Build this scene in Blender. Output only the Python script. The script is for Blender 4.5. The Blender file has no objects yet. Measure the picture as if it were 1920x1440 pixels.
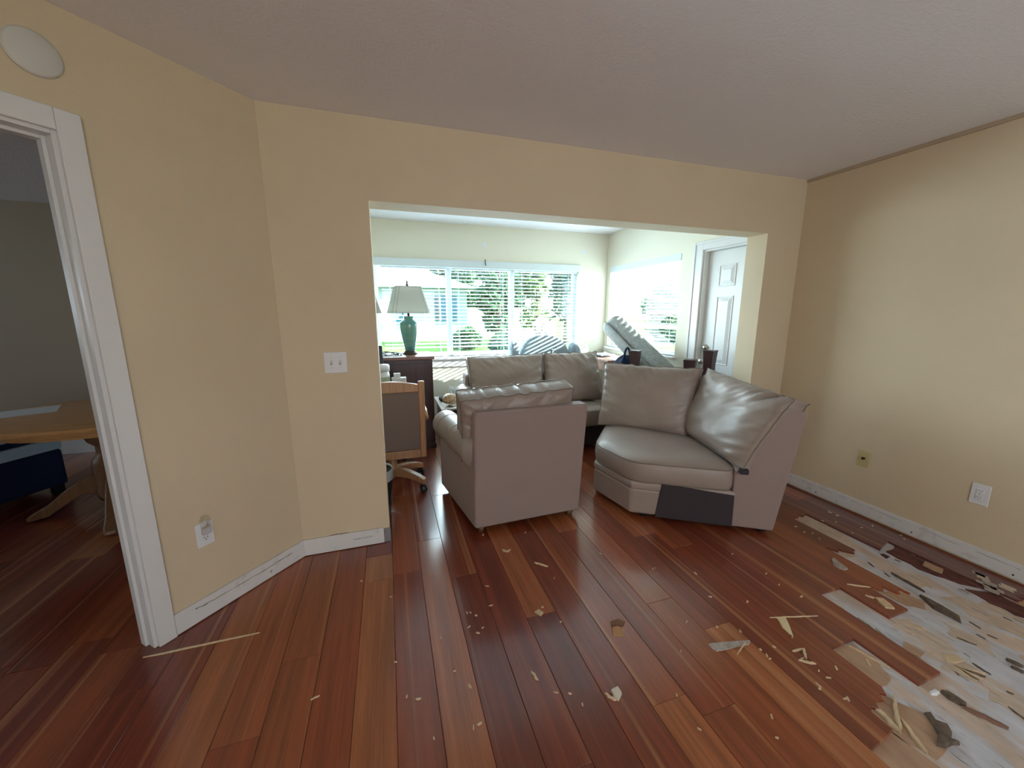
import bpy, math, random
from mathutils import Vector, Matrix, noise
R = math.radians
rnd = random.Random(7)
S = bpy.context.scene
COL = S.collection

# ------------------------------------------------------------------ camera, sky, sun, exposure
cd = bpy.data.cameras.new('camera'); cam = bpy.data.objects.new('camera', cd); COL.objects.link(cam)
cd.sensor_width = 36; cd.lens = 719.1 / 1920 * 36; cd.clip_start = .02; cd.clip_end = 300
cam.location = (0, 0, 1.438); cam.rotation_euler = (R(90 - 10.673), 0, R(-17.852))
S.camera = cam
vs = S.view_settings
S.display_settings.display_device = 'sRGB'
vs.view_transform = 'Standard'; vs.look = 'None'; vs.gamma = 1; vs.use_curve_mapping = False
vs.exposure = 0.27
W = bpy.data.worlds.new('sky'); S.world = W; W.use_nodes = True
bg = W.node_tree.nodes['Background']; bg.inputs[0].default_value = (.72, .90, 1, 1); bg.inputs[1].default_value = 5.2
def sun_lamp():
    l = bpy.data.lights.new('sun', 'SUN'); l.energy = 30; l.angle = R(.6); l.color = (1, .96, .88)
    o = bpy.data.objects.new('sun', l); COL.objects.link(o)
    d = Vector((-1, .40, -.42))
    o.rotation_euler = d.to_track_quat('-Z', 'Y').to_euler(); o.location = (30, -5, 14)
sun_lamp()
def window_or_fill_light(name, loc, rot, sx, sy, power, col):
    l = bpy.data.lights.new(name, 'AREA'); l.shape = 'RECTANGLE'; l.size = sx; l.size_y = sy; l.energy = power; l.color = col
    o = bpy.data.objects.new(name, l); COL.objects.link(o); o.location = loc; o.rotation_euler = rot
# fill lamp added at an invented rear opening; daylight of the side room window
window_or_fill_light('rear_fill', (.7, -3.40, 1.3), (R(105), 0, 0), 1.7, 1.2, 17, (.97, .96, 1))
window_or_fill_light('side_room_daylight', (-5.85, 3.2, 1.6), (R(100), 0, R(-90)), 1.3, .55, 5, (.66, .80, 1))
# daylight entering at the two sunroom windows
window_or_fill_light('far_window_daylight', (1.2, 5.02, 1.45), (R(-90), 0, 0), 2.5, 1.05, 112, (.75, .93, 1))
window_or_fill_light('right_window_daylight', (3.10, 4.17, 1.5), (R(90), 0, R(90)), 1.3, 1.0, 12, (.86, .97, 1))

# ------------------------------------------------------------------ materials
MATS = {}
def mat(name, col, rough=.6, spec=.5, metal=0, bump=0, bscale=60, var=0, vscale=6, emit=None, trans=0, coat=0, stretch=(1, 1, 1), sheen=0):
    if name in MATS: return MATS[name]
    m = bpy.data.materials.new(name); m.use_nodes = True; MATS[name] = m
    nt = m.node_tree; b = nt.nodes['Principled BSDF']
    b.inputs['Base Color'].default_value = (*col, 1); b.inputs['Roughness'].default_value = rough
    b.inputs['Specular IOR Level'].default_value = spec; b.inputs['Metallic'].default_value = metal
    if trans: b.inputs['Transmission Weight'].default_value = trans
    if coat: b.inputs['Coat Weight'].default_value = coat; b.inputs['Coat Roughness'].default_value = .2
    if sheen: b.inputs['Sheen Weight'].default_value = sheen
    tc = nt.nodes.new('ShaderNodeTexCoord'); mp = nt.nodes.new('ShaderNodeMapping'); mp.inputs['Scale'].default_value = stretch
    nt.links.new(tc.outputs['Object'], mp.inputs[0])
    if bump:
        n = nt.nodes.new('ShaderNodeTexNoise'); n.inputs['Scale'].default_value = bscale; n.inputs['Detail'].default_value = 3
        nt.links.new(mp.outputs[0], n.inputs[0])
        bp = nt.nodes.new('ShaderNodeBump'); bp.inputs['Strength'].default_value = bump; bp.inputs['Distance'].default_value = .01
        nt.links.new(n.outputs[0], bp.inputs['Height']); nt.links.new(bp.outputs[0], b.inputs['Normal'])
    if var:
        n = nt.nodes.new('ShaderNodeTexNoise'); n.inputs['Scale'].default_value = vscale; n.inputs['Detail'].default_value = 5
        nt.links.new(mp.outputs[0], n.inputs[0])
        r = nt.nodes.new('ShaderNodeValToRGB')
        r.color_ramp.elements[0].position = .3; r.color_ramp.elements[1].position = .7
        r.color_ramp.elements[0].color = (*[c * (1 - var) for c in col], 1); r.color_ramp.elements[1].color = (*[min(1, c * (1 + var)) for c in col], 1)
        nt.links.new(n.outputs[0], r.inputs[0]); nt.links.new(r.outputs[0], b.inputs['Base Color'])
    if emit:
        b.inputs['Emission Color'].default_value = (*col, 1); b.inputs['Emission Strength'].default_value = emit
    return m

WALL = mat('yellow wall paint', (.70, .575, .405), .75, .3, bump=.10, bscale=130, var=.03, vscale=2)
WALL_LIT = mat('yellow wall paint with daylight tint', (.83, .79, .66), .75, .3, bump=.10, bscale=130)  # same yellow paint, lightened and cooled to carry the sunroom daylight
CEIL = mat('white ceiling texture', (.86, .84, .87), .9, .2, bump=.35, bscale=70)
TRIM = mat('white gloss trim', (.76, .755, .76), .35, .5)
def baseboard_mat():
    m = mat('worn white baseboard', (.74, .73, .72), .5, .4)
    nt = m.node_tree; b = nt.nodes['Principled BSDF']
    tc = nt.nodes.new('ShaderNodeTexCoord'); n = nt.nodes.new('ShaderNodeTexNoise'); n.inputs['Scale'].default_value = 14; n.inputs['Detail'].default_value = 8
    r = nt.nodes.new('ShaderNodeValToRGB'); r.color_ramp.elements[0].position = .33; r.color_ramp.elements[1].position = .42
    r.color_ramp.elements[0].color = (.64, .63, .625, 1); r.color_ramp.elements[1].color = (.75, .74, .74, 1)
    nt.links.new(tc.outputs['Object'], n.inputs[0]); nt.links.new(n.outputs[0], r.inputs[0]); nt.links.new(r.outputs[0], b.inputs['Base Color'])
    return m
BASE = baseboard_mat()
SCUFF = mat('torn caulk line', (.16, .14, .13), .8)
WHITE = mat('white plastic', (.80, .80, .82), .35, .5)
IVORY = mat('ivory plastic', (.62, .52, .26), .4, .5)
BLACK = mat('black plastic', (.012, .012, .014), .4, .5)
DARKSLOT = mat('dark slot', (.03, .03, .03), .6)
METAL = mat('galvanised metal', (.35, .36, .38), .4, .5, metal=.9)
BRASS = mat('brushed nickel', (.55, .52, .48), .3, .5, metal=1)
LEATHER = mat('taupe leather', (.345, .275, .24), .36, .5, bump=.12, bscale=180, var=.05, vscale=5)
FABRIC = mat('taupe back fabric', (.345, .255, .24), .8, .25, bump=.25, bscale=400, sheen=.2)
DARKFAB = mat('charcoal lining fabric', (.055, .045, .052), .85, .2, bump=.2, bscale=400)
PIPING = mat('taupe welt', (.22, .18, .15), .5, .4)
LEGWOOD = mat('brown furniture leg', (.14, .07, .035), .4, .5)
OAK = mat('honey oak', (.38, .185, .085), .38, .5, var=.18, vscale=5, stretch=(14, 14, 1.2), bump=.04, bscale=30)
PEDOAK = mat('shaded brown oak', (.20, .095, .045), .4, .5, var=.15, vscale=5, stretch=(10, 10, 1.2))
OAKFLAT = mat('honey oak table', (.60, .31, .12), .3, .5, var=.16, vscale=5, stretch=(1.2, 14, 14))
CHAIRFAB = mat('brown woven chair fabric', (.21, .15, .125), .9, .2, bump=.3, bscale=350)
MAHOG = mat('dark mahogany', (.060, .022, .020), .35, .5, var=.25, vscale=4, stretch=(10, 10, 1))
MAHOGTOP = mat('red mahogany top', (.22, .085, .06), .25, .5, var=.15, vscale=4, stretch=(1, 12, 12))
POSTWOOD = mat('dark cherry post', (.052, .022, .022), .35, .5, var=.3, vscale=4, stretch=(12, 12, 1))
PINKWOOD = mat('pinkish brown wood', (.42, .24, .18), .4, .5, var=.15, vscale=4, stretch=(2, 12, 12))
VINYL = mat('white vinyl frame', (.70, .78, .86), .4, .4)
NAVY = mat('navy fabric', (.010, .018, .055), .8, .2, bump=.2, bscale=300)
PALEBLUE = mat('pale blue cloth', (.42, .55, .68), .8, .2, bump=.2, bscale=200)
CHAIRGREY = mat('blue grey upholstery', (.27, .33, .37), .85, .2, bump=.25, bscale=250)
BRONZE = mat('dark bronze', (.06, .045, .035), .35, .5, metal=.6)
PAPER = mat('white paper', (.82, .83, .86), .7, .2)
SHELL = mat('tan shell', (.62, .42, .25), .4, .5, var=.3, vscale=18)
SHELLPALE = mat('cream shell', (.82, .70, .52), .4, .5, var=.15, vscale=20)
CORAL = mat('white coral', (.70, .70, .68), .8, .2, bump=.4, bscale=160)
DARKSHELL = mat('dark shell', (.09, .08, .10), .4, .5)
GREENISH = mat('pale green label', (.45, .55, .40), .6)
SPLINT = mat('pale splintered wood', (.68, .52, .34), .8, .2, var=.15, vscale=40)
SPLINTG = mat('grey torn felt', (.42, .37, .33), .9, .1, var=.2, vscale=50)
SPLINTD = mat('dark rotten splinter', (.15, .115, .09), .9, .1, var=.35, vscale=40)
TANPATCH = mat('tan backing paper', (.46, .30, .20), .85, .15, var=.12, vscale=14, stretch=(3, 1, 1))
TANPALE = mat('pale torn ply', (.57, .46, .37), .9, .1, var=.16, vscale=16, stretch=(4, 1, 1))

def celadon():
    m = mat('celadon glaze', (.06, .20, .19), .18, .6, coat=.5)
    nt = m.node_tree; b = nt.nodes['Principled BSDF']; tc = nt.nodes.new('ShaderNodeTexCoord')
    n = nt.nodes.new('ShaderNodeTexNoise'); n.inputs['Scale'].default_value = 5; mp = nt.nodes.new('ShaderNodeMapping'); mp.inputs['Scale'].default_value = (.6, .6, 4)
    r = nt.nodes.new('ShaderNodeValToRGB'); r.color_ramp.elements[0].position = .35; r.color_ramp.elements[1].position = .68
    r.color_ramp.elements[0].color = (.075, .27, .26, 1); r.color_ramp.elements[1].color = (.17, .33, .24, 1)
    nt.links.new(tc.outputs['Object'], mp.inputs[0]); nt.links.new(mp.outputs[0], n.inputs[0]); nt.links.new(n.outputs[0], r.inputs[0]); nt.links.new(r.outputs[0], b.inputs['Base Color'])
    return m
CELADON = celadon()

def plank_mat():
    m = bpy.data.materials.new('cherry plank'); m.use_nodes = True; nt = m.node_tree; b = nt.nodes['Principled BSDF']
    N = nt.nodes.new; L = nt.links.new
    geo = N('ShaderNodeNewGeometry'); oi = N('ShaderNodeObjectInfo')
    add = N('ShaderNodeVectorMath'); add.operation = 'MULTIPLY_ADD'; add.inputs[1].default_value = (1, 1, 1)
    comb = N('ShaderNodeCombineXYZ'); sc = N('ShaderNodeMath'); sc.operation = 'MULTIPLY'; sc.inputs[1].default_value = 37
    L(oi.outputs['Random'], sc.inputs[0]); L(sc.outputs[0], comb.inputs[1]); L(sc.outputs[0], comb.inputs[2])
    L(geo.outputs['Position'], add.inputs[0]); L(comb.outputs[0], add.inputs[2])
    def noise_n(scale, vec, det=4, rough=.55):
        mp = N('ShaderNodeMapping'); mp.inputs['Scale'].default_value = vec; L(add.outputs[0], mp.inputs[0])
        n = N('ShaderNodeTexNoise'); n.inputs['Scale'].default_value = scale; n.inputs['Detail'].default_value = det; n.inputs['Roughness'].default_value = rough
        L(mp.outputs[0], n.inputs[0]); return n.outputs[0]
    grain = noise_n(1, (26, 1.0, 1)); fine = noise_n(1, (190, 5, 1), 3); streak = noise_n(1, (26, .22, 1), 2, .4)
    def mul(a, k0, k1, p0, p1):
        r = N('ShaderNodeMapRange'); r.inputs[1].default_value = p0; r.inputs[2].default_value = p1; r.inputs[3].default_value = k0; r.inputs[4].default_value = k1
        L(a, r.inputs[0]); return r.outputs[0]
    g = mul(grain, .72, 1.28, .3, .7); f = mul(fine, .85, 1.15, .3, .7)
    mm = N('ShaderNodeMath'); mm.operation = 'MULTIPLY'; L(g, mm.inputs[0]); L(f, mm.inputs[1])
    vm = N('ShaderNodeVectorMath'); vm.operation = 'SCALE'; L(oi.outputs['Color'], vm.inputs[0]); L(mm.outputs[0], vm.inputs['Scale'])
    st = N('ShaderNodeMapRange'); st.interpolation_type = 'SMOOTHSTEP'; st.inputs[1].default_value = .60; st.inputs[2].default_value = .72; st.inputs[4].default_value = .7
    L(streak, st.inputs[0])
    mix = N('ShaderNodeMix'); mix.data_type = 'RGBA'; L(st.outputs[0], mix.inputs[0]); L(vm.outputs[0], mix.inputs[6]); mix.inputs[7].default_value = (.46, .19, .08, 1)
    L(mix.outputs[2], b.inputs['Base Color'])
    ro = mul(grain, .30, .34, .3, .7); L(ro, b.inputs['Roughness'])
    b.inputs['Specular IOR Level'].default_value = .3; b.inputs['Coat Weight'].default_value = 1; b.inputs['Coat IOR'].default_value = 1.48; b.inputs['Coat Roughness'].default_value = .17
    bp = N('ShaderNodeBump'); bp.inputs['Strength'].default_value = .012; bp.inputs['Distance'].default_value = .003; L(grain, bp.inputs['Height']); L(bp.outputs[0], b.inputs['Normal'])
    return m
PLANK = plank_mat()

def subfloor_mat():
    m = bpy.data.materials.new('skimmed grey subfloor'); m.use_nodes = True; nt = m.node_tree; b = nt.nodes['Principled BSDF']
    N = nt.nodes.new; L = nt.links.new
    geo = N('ShaderNodeNewGeometry')
    def nn(vec, det, p0, p1, lo=0., hi=1., rot=0.):
        mp = N('ShaderNodeMapping'); mp.inputs['Scale'].default_value = vec; mp.inputs['Rotation'].default_value = (0, 0, rot); L(geo.outputs['Position'], mp.inputs[0])
        n = N('ShaderNodeTexNoise'); n.inputs['Scale'].default_value = 1; n.inputs['Detail'].default_value = det; n.inputs['Roughness'].default_value = .6; L(mp.outputs[0], n.inputs[0])
        r = N('ShaderNodeMapRange'); r.inputs[1].default_value = p0; r.inputs[2].default_value = p1; r.inputs[3].default_value = lo; r.inputs[4].default_value = hi; L(n.outputs[0], r.inputs[0]); return r.outputs[0]
    tan = nn((6.5, 2.2, 1), 8, .50, .58); streak = nn((45, 7, 1), 5, .60, .68, 0, .65); blotch = nn((9, 5, 1), 6, .64, .70, 0, .85); soft = nn((14, 5, 1), 4, .3, .7, .82, 1.12)
    m1 = N('ShaderNodeMix'); m1.data_type = 'RGBA'; m1.inputs[6].default_value = (.60, .595, .635, 1); m1.inputs[7].default_value = (.62, .49, .40, 1); L(tan, m1.inputs[0])
    m2 = N('ShaderNodeMix'); m2.data_type = 'RGBA'; m2.inputs[7].default_value = (.20, .17, .16, 1); L(streak, m2.inputs[0]); L(m1.outputs[2], m2.inputs[6])
    m3 = N('ShaderNodeMix'); m3.data_type = 'RGBA'; m3.inputs[7].default_value = (.20, .15, .12, 1); L(blotch, m3.inputs[0]); L(m2.outputs[2], m3.inputs[6])
    vm = N('ShaderNodeVectorMath'); vm.operation = 'SCALE'; L(m3.outputs[2], vm.inputs[0]); L(soft, vm.inputs['Scale'])
    L(vm.outputs[0], b.inputs['Base Color']); b.inputs['Roughness'].default_value = .8; b.inputs['Specular IOR Level'].default_value = .25
    bp = N('ShaderNodeBump'); bp.inputs['Strength'].default_value = .4; bp.inputs['Distance'].default_value = .004; L(streak, bp.inputs['Height']); L(bp.outputs[0], b.inputs['Normal'])
    return m
SUBFLOOR = subfloor_mat()

def pane_mat():
    m = bpy.data.materials.new('window glass'); m.use_nodes = True; nt = m.node_tree
    nt.nodes.remove(nt.nodes['Principled BSDF']); out = nt.nodes['Material Output']
    t = nt.nodes.new('ShaderNodeBsdfTransparent'); t.inputs[0].default_value = (.90, .97, .98, 1)
    g = nt.nodes.new('ShaderNodeBsdfGlossy'); g.inputs['Roughness'].default_value = .02
    x = nt.nodes.new('ShaderNodeMixShader'); x.inputs[0].default_value = .06
    nt.links.new(t.outputs[0], x.inputs[1]); nt.links.new(g.outputs[0], x.inputs[2]); nt.links.new(x.outputs[0], out.inputs[0]); return m
PANE = pane_mat()
CLEAR = PANE.copy(); CLEAR.name = 'clear plastic'; CLEAR.node_tree.nodes['Transparent BSDF'].inputs[0].default_value = (.93, .93, .92, 1)
def rug_mat():
    m = mat('grey beige rug', (.42, .42, .40), .95, .1, bump=.5, bscale=220)
    nt = m.node_tree; b = nt.nodes['Principled BSDF']; tc = nt.nodes.new('ShaderNodeTexCoord')
    v = nt.nodes.new('ShaderNodeTexNoise'); v.inputs['Scale'].default_value = 26; v.inputs['Detail'].default_value = 4; v.inputs['Distortion'].default_value = 2.2
    r = nt.nodes.new('ShaderNodeValToRGB'); r.color_ramp.elements[0].position = .44; r.color_ramp.elements[1].position = .53
    r.color_ramp.elements[0].color = (.20, .215, .22, 1); r.color_ramp.elements[1].color = (.29, .28, .255, 1)
    nt.links.new(tc.outputs['Object'], v.inputs[0]); nt.links.new(v.outputs[0], r.inputs[0]); nt.links.new(r.outputs[0], b.inputs['Base Color']); return m
RUG = rug_mat()

def translucent(name, col, t):
    m = bpy.data.materials.new(name); m.use_nodes = True; nt = m.node_tree; nt.nodes.remove(nt.nodes['Principled BSDF'])
    d = nt.nodes.new('ShaderNodeBsdfDiffuse'); d.inputs[0].default_value = (*col, 1); q = nt.nodes.new('ShaderNodeBsdfTranslucent'); q.inputs[0].default_value = (*col, 1)
    x = nt.nodes.new('ShaderNodeMixShader'); x.inputs[0].default_value = t
    nt.links.new(d.outputs[0], x.inputs[1]); nt.links.new(q.outputs[0], x.inputs[2]); nt.links.new(x.outputs[0], nt.nodes['Material Output'].inputs[0]); return m
SHADE = translucent('linen lamp shade', (.74, .74, .69), .45)
BLIND = translucent('white blind slat', (.78, .85, .89), .05)

# ------------------------------------------------------------------ mesh helpers
ORG = {}
class MB:
    """collects verts and faces (world coordinates) of ONE mesh object"""
    def __init__(s, M=None): s.v = []; s.f = []; s.M = M
    def add(s, vs, fs):
        n = len(s.v)
        if s.M is not None: vs = [s.M @ Vector(p) for p in vs]
        s.v += [Vector(p) for p in vs]; s.f += [tuple(i + n for i in f) for f in fs]; return s
    def box(s, x0, x1, y0, y1, z0, z1): return s.hexa([(x0, y0, z0), (x1, y0, z0), (x1, y1, z0), (x0, y1, z0), (x0, y0, z1), (x1, y0, z1), (x1, y1, z1), (x0, y1, z1)])
    def hexa(s, p): return s.add(p, [(0, 3, 2, 1), (4, 5, 6, 7), (0, 1, 5, 4), (1, 2, 6, 5), (2, 3, 7, 6), (3, 0, 4, 7)])
    def obox(s, c, u, v, w, a, b, d):
        c, u, v, w = Vector(c), Vector(u).normalized(), Vector(v).normalized(), Vector(w).normalized()
        P = lambda i, j, k: c + u * (a / 2 * i) + v * (b / 2 * j) + w * (d / 2 * k)
        return s.hexa([P(-1, -1, -1), P(1, -1, -1), P(1, 1, -1), P(-1, 1, -1), P(-1, -1, 1), P(1, -1, 1), P(1, 1, 1), P(-1, 1, 1)])
    def bar(s, a, b, w, h, up=(0, 0, 1)):
        a, b = Vector(a), Vector(b); d = (b - a).normalized(); u = Vector(up).cross(d).normalized(); w2 = d.cross(u)
        return s.obox((a + b) / 2, d, u, w2, (b - a).length, w, h)
    def prism(s, poly, z0, z1, inset=0):
        n = len(poly)
        cx = sum(p[0] for p in poly) / n; cy = sum(p[1] for p in poly) / n
        vs = [(p[0], p[1], z0) for p in poly] + [(p[0], p[1], z1) for p in poly]
        return s.add(vs, [tuple(range(n - 1, -1, -1)), tuple(range(n, 2 * n))] + [(i, (i + 1) % n, n + (i + 1) % n, n + i) for i in range(n)])
    def loft(s, rings, cap=True, closed=True):
        n = len(rings[0]); vs = [p for r in rings for p in r]; fs = []
        for k in range(len(rings) - 1):
            for i in range(n if closed else n - 1):
                j = (i + 1) % n; fs.append((k * n + i, k * n + j, (k + 1) * n + j, (k + 1) * n + i))
        if cap: fs += [tuple(range(n - 1, -1, -1)), tuple(range((len(rings) - 1) * n, len(rings) * n))]
        return s.add(vs, fs)
    def lathe(s, c, prof, seg=20, cap=True):
        return s.loft([[(c[0] + r * math.cos(2 * math.pi * i / seg), c[1] + r * math.sin(2 * math.pi * i / seg), c[2] + z) for i in range(seg)] for r, z in prof], cap)
    def tube(s, pts, rad, seg=8, cap=True):
        pts = [Vector(p) for p in pts]; rings = []; pu = None
        for i, p in enumerate(pts):
            d = (pts[min(i + 1, len(pts) - 1)] - pts[max(i - 1, 0)]).normalized()
            u = (pu - d * pu.dot(d)) if pu else d.orthogonal(); u.normalize(); pu = u; w = d.cross(u)
            r = rad[i] if isinstance(rad, (list, tuple)) else rad
            rings.append([p + (u * math.cos(2 * math.pi * k / seg) + w * math.sin(2 * math.pi * k / seg)) * r for k in range(seg)])
        return s.loft(rings, cap)
    def build(s, name, m, parent=None, bevel=0, smooth=False, seg=2, label=None, kind=None, cat=None, group=None, origin=None, subsurf=0):
        me = bpy.data.meshes.new(name)
        if parent is not None: o0 = ORG[parent.name]
        elif origin is not None: o0 = Vector(origin)
        else:
            xs = [v.x for v in s.v]; ys = [v.y for v in s.v]; zs = [v.z for v in s.v]
            o0 = Vector(((min(xs) + max(xs)) / 2, (min(ys) + max(ys)) / 2, min(zs)))
        me.from_pydata([v - o0 for v in s.v], [], s.f); me.update()
        o = bpy.data.objects.new(name, me); COL.objects.link(o); ORG[o.name] = o0
        if parent is not None: o.parent = parent
        else: o.location = o0
        me.materials.append(m)
        if smooth:
            for p in me.polygons: p.use_smooth = True
        if bevel:
            b = o.modifiers.new('bevel', 'BEVEL'); b.width = bevel; b.segments = seg; b.limit_method = 'ANGLE'; b.angle_limit = R(35)
            if not smooth:
                for p in me.polygons: p.use_smooth = True
            b.harden_normals = True
        if subsurf:
            d = o.modifiers.new('sub', 'SUBSURF'); d.levels = d.render_levels = subsurf
        tag(o, label, cat, group, kind); return o
def tag(o, label=None, cat=None, group=None, kind=None):
    if label: o['label'] = label
    if cat: o['category'] = cat
    if group: o['group'] = group
    if kind: o['kind'] = kind
    return o
def thing(name, loc, label, cat, group=None):
    o = bpy.data.objects.new(name, None); COL.objects.link(o); o.location = loc; o.empty_display_size = .1; ORG[o.name] = Vector(loc)
    return tag(o, label, cat, group)
def struct(mb, name, m, parent=None, label=None, **k):
    o = mb.build(name, m, parent, **k)
    if parent is None: o['kind'] = 'structure'
    if label: o['label'] = label
    return o
def srf(name, loc, label):
    o = bpy.data.objects.new(name, None); COL.objects.link(o); o.location = loc; ORG[o.name] = Vector(loc); o['kind'] = 'structure'; o['label'] = label; return o

# ------------------------------------------------------------------ the room
H = 2.44; HS = 2.495
YB = 2.3532; XR = 3.168; XO1, XO2, ZO = -.058, 2.82, 2.029; YB2 = 2.53
YF = 4.94; XS = 3.0
AX, AY = -.5485, YB                                   # corner where the angled wall starts
aa = R(43.29); ad = Vector((-math.sin(aa), -math.cos(aa), 0)); an = Vector((math.cos(aa), -math.sin(aa), 0))
def AW(s, z=0., off=0.): return Vector((AX, AY, z)) + ad * s + an * off

struct(MB().box(XO2, XR + .15, YB, YB2, -.02, 2.62).box(XO1, XO2, YB, YB2, ZO, 2.62).hexa(
    [(AX, YB, -.02), (XO1, YB, -.02), (XO1, YB2, -.02), (-1.0, YB2, -.02), (AX, YB, 2.62), (XO1, YB, 2.62), (XO1, YB2, 2.62), (-1.0, YB2, 2.62)]),
    'wall_back', WALL, label='yellow wall with the wide opening into the sunroom')
SD0, SD1 = .70, 1.55                                   # doorway along the angled wall
ZD = 2.045
def aslab(mb, s0, s1, z0, z1, o0, o1):
    return mb.hexa([AW(s0, z0, o0), AW(s1, z0, o0), AW(s1, z0, o1), AW(s0, z0, o1), AW(s0, z1, o0), AW(s1, z1, o0), AW(s1, z1, o1), AW(s0, z1, o1)])
wl = MB(); aslab(wl, 0, SD0, -.02, 2.5, -.12, 0); aslab(wl, SD0, SD1, ZD, 2.5, -.12, 0); aslab(wl, SD1, 2.3, -.02, 2.5, -.12, 0)
e = AW(2.3)
struct(wl, 'wall_left', WALL, label='yellow angled wall with the doorway on the left')
struct(MB().box(e.x - .12, e.x, -3.5, e.y + .05, -.02, 2.5), 'wall_near_left', WALL, label='yellow wall beside the camera')
wall_right = struct(MB().box(XR, XR + .15, -3.5, YB2, -.02, 2.5), 'wall_right', WALL, label='yellow wall on the right above the torn up floor')
struct(MB().box(-2.4, -.2, -3.6, -3.5, -.02, 2.5).box(1.6, XR + .15, -3.6, -3.5, -.02, 2.5).box(-.2, 1.6, -3.6, -3.5, 2.1, 2.5).box(-.2, 1.6, -3.6, -3.5, -.02, .7), 'wall_rear', WALL, label='yellow wall behind the camera with an opening added to let light in')  # unseen opening put in so sky light reaches the room
struct(MB().box(-6, XR + .15, -3.6, YB + .1, H, H + .12).box(-6, -1.0, YB + .1, 5.2, H, H + .12), 'ceiling', CEIL, label='white textured ceiling')
struct(MB().box(-1.1, XS + .15, YB2, YF + .15, HS, HS + .12), 'ceiling_sunroom', CEIL, label='white ceiling of the sunroom')
# sunroom shell
WX0, WX1, WZ0, WZ1 = -.13, 2.56, .87, 2.06
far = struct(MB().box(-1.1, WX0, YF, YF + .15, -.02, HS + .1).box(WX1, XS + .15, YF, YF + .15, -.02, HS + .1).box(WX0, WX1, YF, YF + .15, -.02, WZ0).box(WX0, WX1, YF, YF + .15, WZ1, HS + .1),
    'wall_far', WALL_LIT, label='daylight-tinted yellow sunroom wall round the wide window')
RY0, RY1, RZ0, RZ1 = 3.47, 4.85, .95, 2.035
DY0, DY1, DZ = 2.53, 3.165, 2.03
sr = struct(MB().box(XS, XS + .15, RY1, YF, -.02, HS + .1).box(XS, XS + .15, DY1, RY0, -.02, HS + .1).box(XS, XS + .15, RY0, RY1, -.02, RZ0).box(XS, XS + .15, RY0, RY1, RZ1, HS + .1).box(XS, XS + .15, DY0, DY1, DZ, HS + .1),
    'wall_sunroom_right', WALL_LIT, label='daylight-tinted yellow sunroom wall with a window and a door')
struct(MB().box(-1.1, -1.0, YB2, YF + .15, -.02, HS + .1), 'wall_sunroom_left', WALL_LIT, label='daylight-tinted yellow wall of the sunroom, hidden at the left')
for i, (x, z) in enumerate(((1.22, 2.27), (2.62, 2.24))):
    m = MB(Matrix.Translation((x, YF, z)) @ Matrix.Rotation(R(90), 4, 'X')); m.lathe((0, 0, 0), [(.036, -.001), (.030, .003)], 12); m.build('spackle_patch', WHITE, far)
m = MB(Matrix.Translation((XS, 3.32, 2.25)) @ Matrix.Rotation(R(-90), 4, 'Y')); m.lathe((0, 0, 0), [(.030, -.001), (.025, .003)], 12); m.build('spackle_patch', WHITE, sr)
# side room beyond the doorway
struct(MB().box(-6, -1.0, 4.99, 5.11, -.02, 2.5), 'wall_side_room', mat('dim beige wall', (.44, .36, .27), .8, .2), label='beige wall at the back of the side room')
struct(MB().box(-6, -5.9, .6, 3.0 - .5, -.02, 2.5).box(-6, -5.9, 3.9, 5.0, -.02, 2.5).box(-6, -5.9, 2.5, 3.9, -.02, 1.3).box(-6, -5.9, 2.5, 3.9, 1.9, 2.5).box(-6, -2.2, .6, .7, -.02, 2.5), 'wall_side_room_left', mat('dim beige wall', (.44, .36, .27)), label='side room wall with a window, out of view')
struct(MB().box(-5.9, -1.0, 4.965, 4.99, 0, .14), 'baseboard_side_room', TRIM, label='white baseboard at the back of the side room')

# floor: grey slab with every plank a part
PT = .013
floor = struct(MB().box(-6, XR + .15, -3.6, YF + .15, -.10, -PT), 'floor', SUBFLOOR, label='red cherry plank floor, torn up along the right wall')
PW = .1505; PX0 = -.197
def plank(x0, x1, pts_lo, y1, tone):
    """one board; pts_lo: near end as list of (fraction across, y)"""
    g = .0006; x0 += g; x1 -= g; c = .0016
    poly = [(x0 + (x1 - x0) * t, y) for t, y in pts_lo] + [(x1, y1 - g), (x0, y1 - g)]
    cx = (x0 + x1) / 2; n = len(poly)
    def ins(p): return (p[0] + (c if p[0] < cx - .06 else -c if p[0] > cx + .06 else 0), p[1])
    q = [ins(p) for p in poly]
    q[-1] = (q[-1][0], q[-1][1] - c); q[-2] = (q[-2][0], q[-2][1] - c)
    for i in range(len(pts_lo)): q[i] = (q[i][0], q[i][1] + c)
    m = MB(); m.loft([[(p[0], p[1], -PT) for p in poly], [(p[0], p[1], -c) for p in poly], [(p[0], p[1], 0) for p in q]])
    o = m.build('floor_plank', PLANK, floor); o.color = (*tone, 1); return o
def tone(w=0.):
    k = min(1, rnd.random() + w)
    if k < .34: b = (.185, .034, .014)
    elif k < .70: b = (.235, .050, .019)
    elif k < .93: b = (.29, .074, .026)
    else: b = (.36, .112, .040)
    j = rnd.uniform(.9, 1.12); return tuple(c * j for c in b)
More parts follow.
